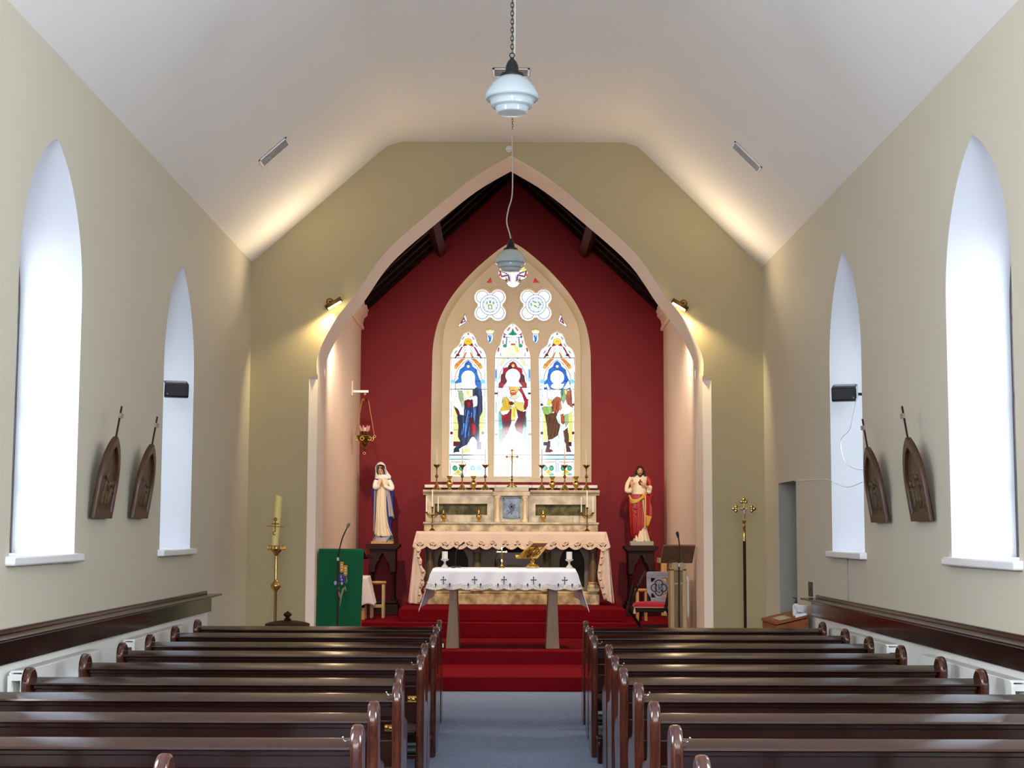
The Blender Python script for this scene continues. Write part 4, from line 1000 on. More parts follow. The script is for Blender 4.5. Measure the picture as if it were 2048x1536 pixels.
# robe
low = T2([(350,560),(420,420),(470,480),(500,600),(610,660),(640,780),(700,960),(560,990),(480,960),(400,1000),(230,1010),(250,850),(270,790),(330,660)])
p.poly(low, (244,244,246), 6, (130,130,140)); p.folds(low, (176,180,190), 12, .03, 9, 3); p.poly(T2([(230,1010),(330,940),(380,1010)]), (238,228,170), 4, GRY); p.poly(T2([(600,920),(700,920),(720,1000),(640,990)]), (240,228,170), 4, GRY); p.poly(T2([(160,900),(240,900),(240,1020),(170,1020)]), PNK)
p.poly(T2([(215,250),(400,180),(410,400),(380,520),(330,650),(270,740),(240,740),(240,440)]), RED, 8); p.folds(T2([(215,250),(400,180),(410,400),(380,520),(250,740)]), (98,10,26), 5, -.06, 24, 5); p.poly(T2([(240,420),(400,420),(380,510),(250,560)]), (86,10,24))
p.poly(T2([(500,180),(640,240),(680,220),(670,340),(640,480),(620,660),(500,590),(470,480),(520,380)]), (84,12,28), 8); p.poly(T2([(500,430),(640,480),(620,650),(520,590)]), (176,22,44)); p.folds(T2([(480,400),(640,480),(620,650),(520,590)]), (100,12,30), 5, .1, 12, 6)
p.poly([(550,1350),(600,1300),(700,1520)]+T2([(730,0),(720,120),(680,200),(650,180),(660,40)])+[(610,1430)], RED, 8)
ye = [(240,1500),(300,1470)]+T2([(380,20),(400,130),(380,200),(290,290),(210,280),(190,210),(240,120)])
p.poly(ye, (240,196,60), 7); p.folds(ye, (170,110,30), 4, .2, 12, 2); p.poly(T2([(200,230),(380,200),(330,270),(240,295)]), (250,246,240))
p.poly(T2([(410,130),(500,130),(535,350),(470,400),(400,400)]), (246,236,140), 6); p.poly(T2([(440,150),(490,150),(480,340),(440,330)]), (238,214,60)); p.poly(T2([(500,200),(535,350),(480,390)]), WHT)
p.poly(T2([(480,20),(560,60),(640,50),(655,200),(600,230),(520,190),(450,60)]), (244,220,120), 6)
p.poly([(120,1520),(200,1340),(290,1270),(370,1290),(360,1470),(240,1500)]+T2([(230,40),(200,130),(140,130),(110,40)]), (240,242,248), 6, (120,120,140)); p.folds([(110,1340),(360,1280),(340,1480)]+T2([(200,130),(110,100)]), (180,186,210), 7, -.1, 9, 8)
p.poly([(370,1300),(540,1240),(560,1330),(500,1440),(400,1470)], (246,200,80), 6); p.ell(440, 1400, 56, 42, (226,110,40), 5); p.line([(400,1385),(480,1385)], 10, WHT); p.poly([(510,1230),(560,1220),(570,1290),(540,1320)], (250,220,90))
p.poly([(360,1500),(440,1450),(500,1440),(560,1480),(480,1540)], (244,230,200), 5); p.poly(T2([(360,50),(410,30),(460,70),(430,110),(380,100)]), (120,10,24), 5)
p.poly([(250,1290),(330,1190),(540,1190),(620,1280),(560,1300),(330,1290)], (252,250,244)); p.ell(437, 1082, 140, 138, WHT); p.poly([(330,1160),(545,1160),(560,1250),(310,1250)], WHT); p.line([(385,1170),(390,1200)], 8, (200,150,150)); p.line([(485,1150),(488,1200)], 8, (200,150,150))
for y in (1290, 1940): p.line([(80,y),(790,y)], 9, (50,44,50))
p.C[:, :] = p.C
p.line([(80,2592),(770,2592)], 16, (60,40,50)); p.line([(120,2664),(740,2664)], 16, (206,96,40)); p.poly([(160,2676),(420,2676),(420,2710),(160,2710)], (244,184,70)); p.poly([(440,2676),(690,2676),(690,2710),(440,2710)], (244,210,120)); p.line([(110,2722),(740,2722)], 10, (70,100,80))
y_off = 90
class Shift:      # reuse the base panel a little lower
    def __init__(s, p): s.p = p
    def __getattr__(s, n):
        f = getattr(s.p, n)
        def g(*a, **k):
            a = list(a)
            if n in ('poly', 'line'): a[0] = [(x, y+y_off) for x, y in a[0]]
            elif n == 'ell': a[1] += y_off
            return f(*a, **k)
        return g
sp = Shift(p); w2 = 340
for k in range(2):
    cc = 100+w2*(k+.5)
    for q in (-1, 1):
        sp.line([(cc+q*20,2750),(cc+q*86,2720),(cc+q*106,2790),(cc+q*60,2850),(cc+q*96,2900)], 18, (96,146,156)); sp.line([(cc+q*10,2650),(cc+q*50,2690),(cc+q*6,2750)], 7, (110,120,130))
        sp.poly([(cc+q*120,2680),(cc+q*150,2680),(cc+q*150,2900),(cc+q*120,2900)], (216,236,236))
    sp.poly([(cc,2870),(cc-96,2790),(cc-76,2750),(cc,2776),(cc+76,2750),(cc+96,2790)], (250,240,180))
p.line([(430,2720),(430,3000)], 20, (150,170,180))
for x in (130, 740): p.line([(x,2750),(x,2880)], 14, (190,180,206))
p.build('centre_stained_glass', lambda x, y: AT(980+x/K6, 640+y/K6, YT+.1))

# tracery lights (first zoom coordinates)
TW = lambda x, y: AT(840+x/3.073, 480+y/3.073, YT+.1)
for i, cx in enumerate((431, 712)):
    p = Paint(cx-112, 287, cx+112, 511, 1.8); p.C[:] = lin((252,252,252))
    for a in (45, 135, 225, 315):
        ox, oy = cx+68*math.cos(math.radians(a)), 399+68*math.sin(math.radians(a))
        p.ring(ox, oy, 37, 4, (96,84,98)); 
    p.ell(cx, 399, 63, 63, (248,250,255)); p.ring(cx, 399, 62, 4, (110,106,118)); p.ring(cx, 399, 46, 3.4, (130,150,190)); p.ell(cx, 399, 44, 44, (232,240,250)); p.ell(cx, 405, 26, 30, (246,244,222))
    for k in range(8): p.ell(cx+44*math.cos(k*PI/4+.4), 399+44*math.sin(k*PI/4+.4), 4, 4, (150,160,190))
    if i == 0:
        for x, y, w, h in ((0,-18,5,9),(-20,-12,3,10),(20,-12,4,9)): p.ell(cx+x, 399+y, w, h, (120,124,104))
        p.line([(cx-10,400),(cx-9,424),(cx+9,424),(cx+10,400),(cx-10,400)], 5, (120,124,84))
    else:
        for a, b in (((-16,-22),(2,-14)),((-30,-8),(-27,2)),((16,-16),(30,-2)),((-10,4),(4,12)),((14,18),(18,14)),((30,-2),(20,2))): p.line([(cx+a[0],399+a[1]),(cx+b[0],399+b[1])], 7, (124,124,104))
    p.build('roundel_stained_glass', TW)
p = Paint(475, 108, 668, 300, 2.0)
for s in (-1, 1):
    p.line([(572+s*22,250),(572+s*30,215),(572+s*70,225),(572+s*80,200)], 12, (150,90,120)); p.line([(572+s*14,262),(572+s*18,215)], 7, (170,176,190)); p.line([(572+s*40,205),(572+s*84,190)], 9, (96,84,130)); p.poly([(572+s*30,175),(572+s*86,172),(572+s*70,196)], (250,226,110)); p.ell(572+s*80, 215, 12, 8, (226,80,90))
p.build('crown_stained_glass', TW)
for a_ in (400, 686):
    p = Paint(a_, 222, a_+58, 270, 2.4); p.C[:] = lin((206,34,36)); p.wash([(390,210),(760,210),(760,280),(390,280)], (244,96,80), .2, 7, 7, 2); p.build('red_triangle_glass', TW)
p = Paint(225, 445, 300, 540, 2.2); p.C[:] = lin((252,240,248)); p.line([(272,478),(252,512),(278,498),(270,480)], 7, (130,60,110)); p.build('left_triangle_glass', TW)
p = Paint(845, 445, 912, 540, 2.2); p.C[:] = lin((252,240,248)); p.line([(868,478),(884,514),(862,498),(870,480)], 7, (130,60,110)); p.build('right_triangle_glass', TW)
for cx in (430, 711):
    p = Paint(cx-34, 538, cx+34, 642, 2.0); p.poly([(cx-40,540),(cx+40,540),(cx+40,580),(cx-40,580)], (252,248,214)); p.ell(cx-12, 556, 7, 6, (240,226,150)); p.ell(cx+12, 556, 7, 6, (240,226,150))
    p.poly([(cx-17,580),(cx+17,580),(cx+17,640),(cx-17,640)], (226,240,255)); p.line([(cx-7,590),(cx,612),(cx-4,624)], 9, (60,100,180)); p.line([(cx+6,588),(cx+3,620)], 6, (90,130,200)); p.line([(cx-20,578),(cx+20,578)], 3, GRY)
    p.build('shield_stained_glass', TW)
# ================================================================== high altar
zz = lambda y, Y: AT(1022, y, Y).z
xx = lambda x, Y: AT(x, 1050, Y).x
ZM = zz(1063.5, 23.0)                # mensa top
ZP_ = .706
ha = thing('high_altar', 'marble high altar with shelves and arcaded front below the stained glass', 'altar', (xx(1022,23.3), 23.4, ZP_))
x0, x1 = xx(846,23.1), xx(1199,23.1)
MB().box((x0, 23.1, ZP_), (x1, 24.2, ZP_+.16)).box((x0+.02, 23.13, ZP_+.16), (x1-.02, 24.2, ZP_+.2)).build('plinth', m_marble, ha, bevel=.01)
# arcaded front: back panel with three arches
fz0, fz1 = ZP_+.2, ZM-.06
bays = [(x0+.02, xx(963,23.2)), (xx(963,23.2), xx(1093,23.2)), (xx(1093,23.2), x1-.02)]
hl = []
for a, b in bays: hl.append(lancet(a+.2, b-.2, fz0+.06, fz1-.42, fz1-.12, 8))
filled([(x0+.02,fz0),(x1-.02,fz0),(x1-.02,fz1),(x0+.02,fz1)], hl, lambda u, v, d: V((u, 23.3+d, v)), .04, .008).build('arcade', m_greystone, ha)
MB().box((x0+.03, 23.36, fz0), (x1-.03, 23.40, fz1)).build('recess_panel', m_recessstone, ha)
MB().box((bays[1][0]+.22, 23.345, fz0+.05), (bays[1][1]-.22, 23.365, fz1-.25)).build('centre_relief', m_brownmarble, ha)
for px in (861, 954.5, 1094, 1186):
    cx = xx(px, 23.18); c = (cx, 23.18, 0); h0, h1 = fz0, fz1
    col = MB().lathe([(.062,h0+.14),(.06,h0+.16),(.056,h1-.26),(.055,h1-.24)], c, 24).build('column', m_brownmarble if px in (861,1186) else m_greenmarble, ha, smooth=50)
    MB().box((cx-.09,23.09,h0-.0),(cx+.09,23.27,h0+.05)).lathe([(.085,h0+.05),(.09,h0+.07),(.075,h0+.09),(.07,h0+.105),(.078,h0+.12),(.064,h0+.14)], c, 24).build('column_base', m_marble, col, smooth=40)
    MB().lathe([(.056,h1-.25),(.066,h1-.24),(.06,h1-.225),(.07,h1-.16),(.1,h1-.09),(.1,h1-.07)], c, 24, flute=(8,.04)).box((cx-.1,23.08,h1-.07),(cx+.1,23.28,h1)).build('capital', m_greystone, col, smooth=40)
MB().box((x0-.02, 23.02, ZM-.06), (x1+.02, 23.6, ZM-.006)).build('mensa', m_marblepale, ha, bevel=.008)
# shelves behind
gx0, gx1 = xx(848,23.5), xx(1196,23.5); zg = zz(1046, 23.5)
MB().box((gx0, 23.5, ZM-.006), (gx1, 24.25, zg-.02)).build('gradine', m_marble, ha, bevel=.006)
MB().box((gx0-.015, 23.47, zg-.02), (gx1+.015, 24.25, zg+.012)).build('gradine_shelf', m_marblepale, ha, bevel=.008)
rx0, rx1 = xx(851,23.72), xx(1192.5,23.72); zr = zz(990, 23.72)
def rect(a, b, c, d): return [(a,c),(b,c),(b,d),(a,d)]
gp = [(xx(869,23.72), xx(974,23.72), zz(1030,23.72), zz(1008,23.72)), (xx(1071,23.72), xx(1171,23.72), zz(1031,23.72), zz(1009,23.72))]
tx0, tx1 = xx(988,23.72), xx(1057,23.72)
for a_, b_, g in ((rx0, tx0-.002, gp[0]), (tx1+.002, rx1, gp[1])):
    filled(rect(a_, b_, zg+.012, zr), [rect(*g)], lambda u, v, d: V((u, 23.76+d, v)), .04, .004).build('retable', m_marblepale, ha)
    MB().box((a_, 23.8, zg), (b_, 24.25, zr)).build('retable_core', m_marblepale, ha)
for g in gp: MB().box((g[0]-.01, 23.775, g[2]-.01), (g[1]+.01, 23.80, g[3]+.01)).build('green_panel', m_greenmarble, ha)
cp = [(23.72,zr),(23.70,zr+.0),(23.70,zr+.02),(23.66,zr+.03),(23.645,zr+.05),(23.645,zr+.075),(24.26,zr+.075),(24.26,zr)]
ZC = zr+.075
for a_, b_ in ((xx(845.5,23.65), tx0-.022), (tx1+.022, xx(1199.5,23.65))): MB().prism(cp, lambda u, v, d: V((d, u, v)), a_, b_).build('cornice', m_marblepale, ha, smooth=30)
# tabernacle
tb = thing('tabernacle', 'silver-doored tabernacle between two marble colonnettes at the centre of the altar', 'tabernacle', ((tx0+tx1)/2, 23.66, zg+.012))
zt = zz(983, 23.6)
fz = zg+.0125
MB().box((tx0, 23.66, fz), (tx1, 24.2, zt-.07)).build('housing', m_marblepale, tb, bevel=.005)
MB().box((tx0-.02, 23.56, zt-.07), (tx1+.02, 24.2, zt)).box((tx0, 23.6, zt), (tx1, 24.2, zz(974,23.6))).build('top_slab', m_marblepale, tb, bevel=.008)
for px in (995, 1050):
    cx = xx(px, 23.61)
    MB().lathe([(.05,fz),(.05,fz+.03),(.038,fz+.05),(.032,fz+.06),(.03,zt-.14),(.036,zt-.13),(.034,zt-.12),(.055,zt-.09),(.055,zt-.07)], (cx,23.61,0), 20).build('colonnette', M('colonnette_marble', (226,208,170), 0.3), tb, smooth=40)
dx0, dx1, dz0, dz1 = xx(1006,23.65), xx(1040,23.65), zz(1036,23.65), zz(995,23.65)
dcx = (dx0+dx1)/2; dcz = (dz0+dz1)/2
m_door = M('aged_silver', (140,146,154), 0.35, metal=.7, bump=(30,.5,.01), var=(12,(92,100,112),.2))
dr = MB().box((dx0, 23.635, dz0), (dx1, 23.66, dz1)).build('door', m_door, tb, bevel=.005)
fr_ = MB()
for a in ((dx0,dx1,dz0,dz0+.02),(dx0,dx1,dz1-.02,dz1),(dx0,dx0+.02,dz0,dz1),(dx1-.02,dx1,dz0,dz1)): fr_.box((a[0],23.625,a[2]),(a[1],23.637,a[3]))
fr_.build('door_frame', m_door, dr, bevel=.003)
MB().cbox((dcx,23.63,dcz-.02), (.026,.012,.17)).cbox((dcx,23.63,dcz+.015), (.10,.012,.024)).torus((dcx,23.632,dcz+.015), .036, .007, 'Y', 20, 6).tube([(dcx-.05,23.632,dcz-.09),(dcx-.02,23.63,dcz-.06),(dcx+.03,23.63,dcz-.04),(dcx+.05,23.632,dcz+.06)], .006, 6).build('cross_relief', M('dark_silver', (84,88,94), .4, metal=.6), dr)

# ================================================================== altar cloths
def drape(name, label, x0, x1, yf, yb, zt, drop, n_sc, amp, side_drop, flare, mat, lace, embroid, seed, group=None, corner=0.5):
    """cloth over a table: top, scalloped front fall and longer side falls"""
    rnd = random.Random(seed); root = thing(name, label, 'altar cloth', ((x0+x1)/2, (yf+yb)/2, zt))
    ph = [rnd.uniform(0, 6) for _ in range(5)]
    def edge(u): return drop - amp*(1-abs(math.sin(PI*n_sc*u)))
    def front(u, v):
        x = x0 + (x1-x0)*u; d = edge(u)*v
        xo = (u-.5)*2; x += flare*.55*v*xo*abs(xo)**3
        wav = .012*v*(math.sin(9*u*PI+ph[0])+.6*math.sin(17*u*PI+ph[1]+2*v))
        rad = .02; yy = yf - rad*min(1, v*8) - .02*v + wav
        return V((x, yy, zt - d))
    c = MB(); c.grid(lambda u, v: V((x0+(x1-x0)*u, yb+(yf-yb)*v, zt)), 30, 8)
    c.grid(front, 180, 16)
    for s, xe in ((-1, x0), (1, x1)):
        def side(u, v, s=s, xe=xe):
            # u: front -> back
            dd = side_drop(u)*v
            fl = flare*(v**1.15)*(1-.95*u)
            y = yf+(yb-yf)*u - .035*(1-u)*v + .02*v*math.sin(8*u+ph[2])
            x = xe + s*(fl + .018*v*math.sin(11*u+ph[3]) + .02*min(1, v*8))
            return V((x, y, zt-dd))
        c.grid(side, 30, 30)
        def gore(u, v, s=s, xe=xe):    # corner fold between the front fall and the side fall
            a = front(0 if s < 0 else 1, v); b = side(0, v*drop/side_drop(0)*1.0); return a.lerp(b, u)
        c.grid(gore, 6, 16)
    cl = c.build('cloth', mat, root, smooth=60, mods=[('WELD', dict(merge_threshold=.002)), ('SOLIDIFY', dict(thickness=.004))])
    # lace border
    l = MB(); lw = amp*1.5+.03
    def lac(u, v):
        d = edge(u); p = front(u, max(0, (d - lw*(1-v))/d)) if d > 0 else front(u, 1); return p+V((0,-.004,0))
    l.grid(lac, 240, 5)
    l.build('lace_border', lace, root, mods=[])
    embroid(root, front, edge, drop)
    return root, front
def fp(front, u, dz, drop):
    p = front(u, max(0, min(1, dz/drop))); return V((p.x, p.y-.009, p.z))
def emb_leaf(root, front, edge, drop):
    n = 15
    for k in range(n+1):
        e = MB()
        u = (k+.5)/(n+1)
        for q in (-1, 1):
            a, b = fp(front, u+q*.004, drop*.80, drop), fp(front, u+q*.017, drop*.72, drop)
            e.tube([a, a.lerp(b, .5)+V((0,0,-.012)), b], [.004,.009,.003], 6)
        e.tube([fp(front, u, drop*.79, drop), fp(front, u, drop*.73, drop)], .004, 6)
        for q in (-1, 1): e.tube([fp(front, u, drop*.6, drop), fp(front, u+q*.008, drop*.68, drop)], .0025, 5)
        e.build('embroidered_leaf', m_embroid, root)
altar_cloth, fr1 = drape('altar_cloth', 'cream linen cloth with scalloped lace hanging over the high altar', xx(833,22.98), xx(1213,22.98), 22.98, 23.49, ZM+.002, zz(1063,22.98)-zz(1099,22.98), 15, .045,
      lambda u: (zz(1063,22.98)-ZP_)*(.97) if True else 0, .10, m_clothpink, m_lacepink, emb_leaf, 3)

# lace running down the inner edge of both side falls
for s, pxs in ((-1, ((836,1098),(838,1120),(846,1150),(840,1180),(838,1208))), (1, ((1206,1098),(1203,1120),(1199,1150),(1206,1180),(1212,1200)))):
    pts = smooth_line([tuple(AT(x, y, 22.93)) for x, y in pxs], 6)
    m = MB(); m.loft([[V(p)+V((-.03,0,0)), V(p)+V((.03+.015*math.sin(i*1.3),-.004,0))] for i, p in enumerate(pts)], closed=False, caps=False)
    m.build('side_lace', m_lacepink, altar_cloth, mods=[('SOLIDIFY', dict(thickness=.003))])
    outer = smooth_line([tuple(AT(x, y, 22.965)) for x, y in (((832.5,1064),(827,1115),(821,1170),(818.5,1207)) if s < 0 else ((1213,1064),(1218,1115),(1222,1170),(1224.5,1207)))], 8)
    inner = smooth_line([tuple(AT(x, y, 22.945)) for x, y in [((836,1066) if s < 0 else (1210,1066))]+list(pxs)], 8)
    nn_ = 24; pick = lambda L, t: V(L[min(len(L)-1, int(t*(len(L)-1)))])
    MB().grid(lambda u, v: pick(outer, v)*(1-u)+pick(inner, v)*u+V((0, .02*math.sin(u*PI*2.2)*v, 0)), 12, 40).build('side_fall', m_clothpink, altar_cloth, smooth=60, mods=[('SOLIDIFY', dict(thickness=.004))])
    d = MB()
    for i in range(2, len(pts), 3): d.tube([V(pts[i])+V((-.02,-.008,.01)), V(pts[i])+V((.0,-.01,-.006)), V(pts[i])+V((.022,-.008,.012))], [.003,.007,.003], 6)
    d.build('side_embroidery', m_embroid, altar_cloth)

# ================================================================== free-standing altar
ZT = 1.318; FY0, FY1 = 19.4, 20.2
tx = [xx(866,19.4), xx(1151,19.4)]
ft = thing('altar_table', 'free-standing oak altar table on two flared legs before the steps', 'altar', ((tx[0]+tx[1])/2, 19.8, .324))
MB().box((tx[0]+.02, FY0+.03, ZT-.06), (tx[1]-.02, FY1-.03, ZT-.004)).build('tabletop', m_oak, ft, bevel=.006)
for pt, pb in (((899,914.5), (891,919)), ((1096,1115), (1091,1119))):
    a0, a1 = AT(pt[0],1200,19.55).x, AT(pt[1],1200,19.55).x; b0, b1 = AT(pb[0],1296,19.55).x, AT(pb[1],1296,19.55).x
    zt_ = ZT-.06; f = (zt_-AT(1000,1200,19.55).z)/(AT(1000,1200,19.55).z-.324); c0 = a0+(a0-b0)*f*.3; c1 = a1+(a1-b1)*f*.3
    MB().loft([[V((b0,19.5,.324)),V((b1,19.5,.324)),V((b1,20.05,.324)),V((b0,20.05,.324))], [V((a0,19.54,.95)),V((a1,19.54,.95)),V((a1,20.0,.95)),V((a0,20.0,.95))], [V((c0,19.54,zt_)),V((c1,19.54,zt_)),V((c1,20.0,zt_)),V((c0,20.0,zt_))]]).build('leg', m_oak, ft, bevel=.006)
def emb_cross(root, front, edge, drop):
    for k in range(5):
        e = MB()
        u = .09+.82*k/4
        c = fp(front, u, drop*.60, drop)
        e.cbox(c, (.010,.004,.09)).cbox(c+V((0,0,.012)), (.055,.004,.010))
        for q in (V((.027,0,.012)), V((-.027,0,.012)), V((0,0,.045))): e.ell(c+q, (.009,.003,.009), 8, 6)
        e.build('embroidered_cross', m_embroidgrey, root)
        for q in (-1, 1):
            e = MB()
            g = fp(front, min(.99, max(.01, u+q*.042)), drop*.74, drop)
            e.ell(g, (.011,.003,.016), 8, 6); e.tube([g+V((0,0,-.014)), g+V((0,0,-.036))], .004, 6).build('embroidered_chalice', m_embroidgrey, root)
front_cloth, fr2 = drape('altar_cloth', 'white linen cloth with grey embroidered crosses on the free-standing altar', tx[0], tx[1], FY0, FY1, ZT, ZT-AT(1000,1180,19.4).z, 10, .022,
      lambda u: (.53-.16*u), .16, m_clothwhite, m_lace, emb_cross, 5)
for s, pts in ((-1, (843,1170)), (1, (1160,1172))):
    c = AT(pts[0], pts[1], 19.30); e = MB(); e.bar(c+V((-.02,0,.02)), c+V((.02,0,-.02)), .006, .004, (0,1,0)).bar(c+V((.02,0,.02)), c+V((-.02,0,-.02)), .006, .004, (0,1,0)).build('corner_cross', m_embroidgrey, front_cloth)

# things on the free-standing altar
def altar_candle(px, yb, label):
    c = V((AT(px, yb, 19.75).x, 19.75, ZT+.005)); r = thing('candle_holder', label, 'candle holder', c, 'white candles on the front altar')
    MB().lathe([(.05,0),(.048,.008),(.03,.03),(.014,.05),(.012,.07),(.02,.085),(.045,.095),(.052,.105),(.05,.115),(.002,.11)], c, 24).build('glass_stem', M('cloudy_glass', (226,222,220), .12, trans=.3), r, smooth=60)
    MB().lathe([(.037,.112),(.037,.205),(.032,.208),(.002,.203)], c, 24).build('candle', m_wax, r, smooth=40)
    MB().tube([c+V((0,0,.203)), c+V((.002,0,.216))], .0025, 6).build('wick', m_black, r)
altar_candle(889.5, 1134, 'white pillar candle in a glass holder, left end of the front altar')
altar_candle(1138.5, 1136, 'white pillar candle in a glass holder, right end of the front altar')
c = V((AT(1003.5,1135,19.72).x, 19.72, ZT+.005))
r = thing('standing_crucifix', 'small silver standing crucifix at the middle of the front altar', 'crucifix', c)
MB().lathe([(.045,0),(.045,.01),(.02,.025),(.009,.05),(.008,.075),(.014,.085),(.008,.095)], c, 24).build('foot', m_gold, r, smooth=40)
cr = MB().cbox(c+V((0,0,.175)), (.013,.008,.18)).cbox(c+V((0,0,.205)), (.11,.008,.013))
for q in (V((-.056,0,.205)), V((.056,0,.205)), V((0,0,.266))):
    for w in (V((.008,0,0)), V((-.008,0,0)), V((0,0,.009)), V((0,0,-.006))): cr.ell(c+q+w, (.009,.006,.009), 8, 6)
cr.build('cross', m_silver, r)
fig = MB().tube([c+V((0,-.01,.20)), c+V((.003,-.012,.16)), c+V((0,-.01,.11))], [.012,.01,.006], 8).ell(c+V((0,-.012,.222)), (.009,.009,.012), 8, 6)
for s in (-1, 1): fig.tube([c+V((s*.008,-.01,.198)), c+V((s*.045,-.01,.208))], [.005,.003], 6)
fig.build('corpus', m_gold, r)
# missal stand and book
c = V((AT(1065,1136,19.75).x, 19.75, ZT+.005))
r = thing('missal_stand', 'brass book stand with a sloping pierced desk on the front altar', 'book stand', c)
MB().lathe([(.075,.012),(.078,.02),(.05,.03),(.026,.05),(.018,.075),(.03,.09),(.018,.105),(.014,.13),(.03,.145),(.014,.16),(.012,.19)], c, 28).build('pedestal', m_gold, r, smooth=50)
ft_ = MB()
for k in range(4): a = PI/4+k*PI/2; ft_.ell(c+V((.07*math.cos(a), .07*math.sin(a), .012)), (.02,.02,.012), 10, 8)
for k in range(3): a = -PI/2+k*2*PI/3; ft_.tube([c+V((.0,0,.05)), c+V((.05*math.cos(a), .05*math.sin(a), .04)), c+V((.1*math.cos(a), .06*math.sin(a), .008))], [.01,.012,.008], 8)
ft_.build('claw_foot', m_gold, r)
# the desk slopes toward the far side of the altar, so its back faces the nave
BL, BR, TR, TL = AT(1032,1117,19.74), AT(1075,1117,19.88), AT(1094,1094,19.74), AT(1060,1094,19.60)
nd = (BR-BL).cross(TL-BL).normalized()
if nd.y < 0: nd = -nd
dk = MB().add([BL,BR,TR,TL]+[q+nd*.008 for q in (BL,BR,TR,TL)], [(0,1,2,3),(7,6,5,4),(0,4,5,1),(1,5,6,2),(2,6,7,3),(3,7,4,0)])
dk.add([BL,BR,BR+nd*.05,BL+nd*.05]+[q+(TL-BL).normalized()*.008 for q in (BL,BR,BR+nd*.05,BL+nd*.05)], [(0,1,2,3),(7,6,5,4),(0,4,5,1),(1,5,6,2),(2,6,7,3),(3,7,4,0)])
dk.build('desk', m_gold, r)
PD = lambda u, v, d: BL+(BR-BL)*u+((TL*(1-u)+TR*u)-(BL*(1-u)+BR*u))*v-nd*d
br_ = MB()
for s in (-1, 1):
    br_.tube(smooth_line([tuple(PD(.5+s*.02,.1,.012)), tuple(PD(.5+s*.22,.30,.014)), tuple(PD(.5+s*.34,.55,.012)), tuple(PD(.5+s*.22,.68,.012)), tuple(PD(.5+s*.16,.55,.012))], 5), .006, 8)
    br_.tube(smooth_line([tuple(PD(.5+s*.02,.35,.012)), tuple(PD(.5+s*.2,.45,.014)), tuple(PD(.5+s*.14,.8,.012)), tuple(PD(.5+s*.02,.9,.012))], 5), .005, 8)
br_.tube([PD(.5,.05,.02), PD(.5,.92,.014)], .008, 8).tube([c+V((0,0,.18)), PD(.5,.12,.012)], .012, 8).build('scroll_bracket', m_brassdull, r)
U = (BR-BL).normalized(); W_ = (TL-BL); W_ = (W_-U*W_.dot(U)).normalized()
o = PD(.5,0,0)+nd*.012+W_*.012
bk = thing('missal', 'red-bound missal resting on the far side of the brass book stand', 'book', o)
BK = lambda u, w, d: o+U*u+W_*w+nd*d
def slab(m, u0, u1, w0, w1, d0, d1): return m.add([BK(u0,w0,d0),BK(u1,w0,d0),BK(u1,w1,d0),BK(u0,w1,d0),BK(u0,w0,d1),BK(u1,w0,d1),BK(u1,w1,d1),BK(u0,w1,d1)], [(0,3,2,1),(4,5,6,7),(0,1,5,4),(1,2,6,5),(2,3,7,6),(3,0,4,7)])
hgt = (TL-BL).dot(W_)
off = (TL+TR-BL-BR).dot(U)/2
m = MB(); m.add([BK(-.10,0,0),BK(.10,0,0),BK(.10+off,hgt+.05,0),BK(-.10+off,hgt+.05,0),BK(-.10,0,.006),BK(.10,0,.006),BK(.10+off,hgt+.05,.006),BK(-.10+off,hgt+.05,.006)], [(0,3,2,1),(4,5,6,7),(0,1,5,4),(1,2,6,5),(2,3,7,6),(3,0,4,7)])
m.build('cover', M('red_leather', (120,40,28), .5), bk)
m = MB(); m.add([BK(-.095,.005,.006),BK(.095,.005,.006),BK(.095+off,hgt+.04,.006),BK(-.095+off,hgt+.04,.006),BK(-.095,.005,.035),BK(.095,.005,.035),BK(.095+off,hgt+.04,.035),BK(-.095+off,hgt+.04,.035)], [(0,3,2,1),(4,5,6,7),(0,1,5,4),(1,2,6,5),(2,3,7,6),(3,0,4,7)])
m.build('page', M('gilt_paper', (222,188,110), .6), bk)
# gooseneck microphone
c = V((AT(912,1133,19.7).x, 19.7, ZT+.005))
r = thing('desk_microphone', 'thin black gooseneck microphone on the front altar beside the left candle', 'microphone', c)
MB().box(c+V((-.062,-.05,0)), c+V((.062,.05,.022))).build('base', m_black, r, bevel=.008)
MB().tube(smooth_line([tuple(c+V(q)) for q in ((-.01,0,.02),(-.005,0,.1),(0,-.01,.2),(.03,-.03,.262),(.068,-.05,.292))], 6), .005, 8).build('gooseneck', m_black, r)
MB().tube([c+V((.068,-.05,.292)), c+V((.10,-.06,.318))], [.011,.012], 10).ell(c+V((.10,-.06,.318)), (.013,.013,.013), 12, 8).build('capsule', m_black, r)
c = V((AT(928,1136,19.6).x, 19.62, ZT+.006))
tag(MB().box(c+V((-.11,-.06,0)), c+V((.02,.06,.004))).build('corporal', m_white, None, c), 'folded white cloth lying flat beside the microphone on the front altar', 'cloth')
c = V((AT(1118,1137,19.6).x, 19.62, ZT+.006))
tag(MB().box(c+V((-.10,-.06,0)), c+V((.03,.06,.004))).build('folded_linen', m_white, None, c), 'folded white linen lying flat near the right candle on the front altar', 'cloth')
MB().ell((xx(998,23.33), 23.335, zz(1130,23.33)), (.04,.02,.10)).ell((xx(1025,23.33), 23.335, zz(1136,23.33)), (.17,.02,.05)).build('lamb_relief', m_greystone, ha)
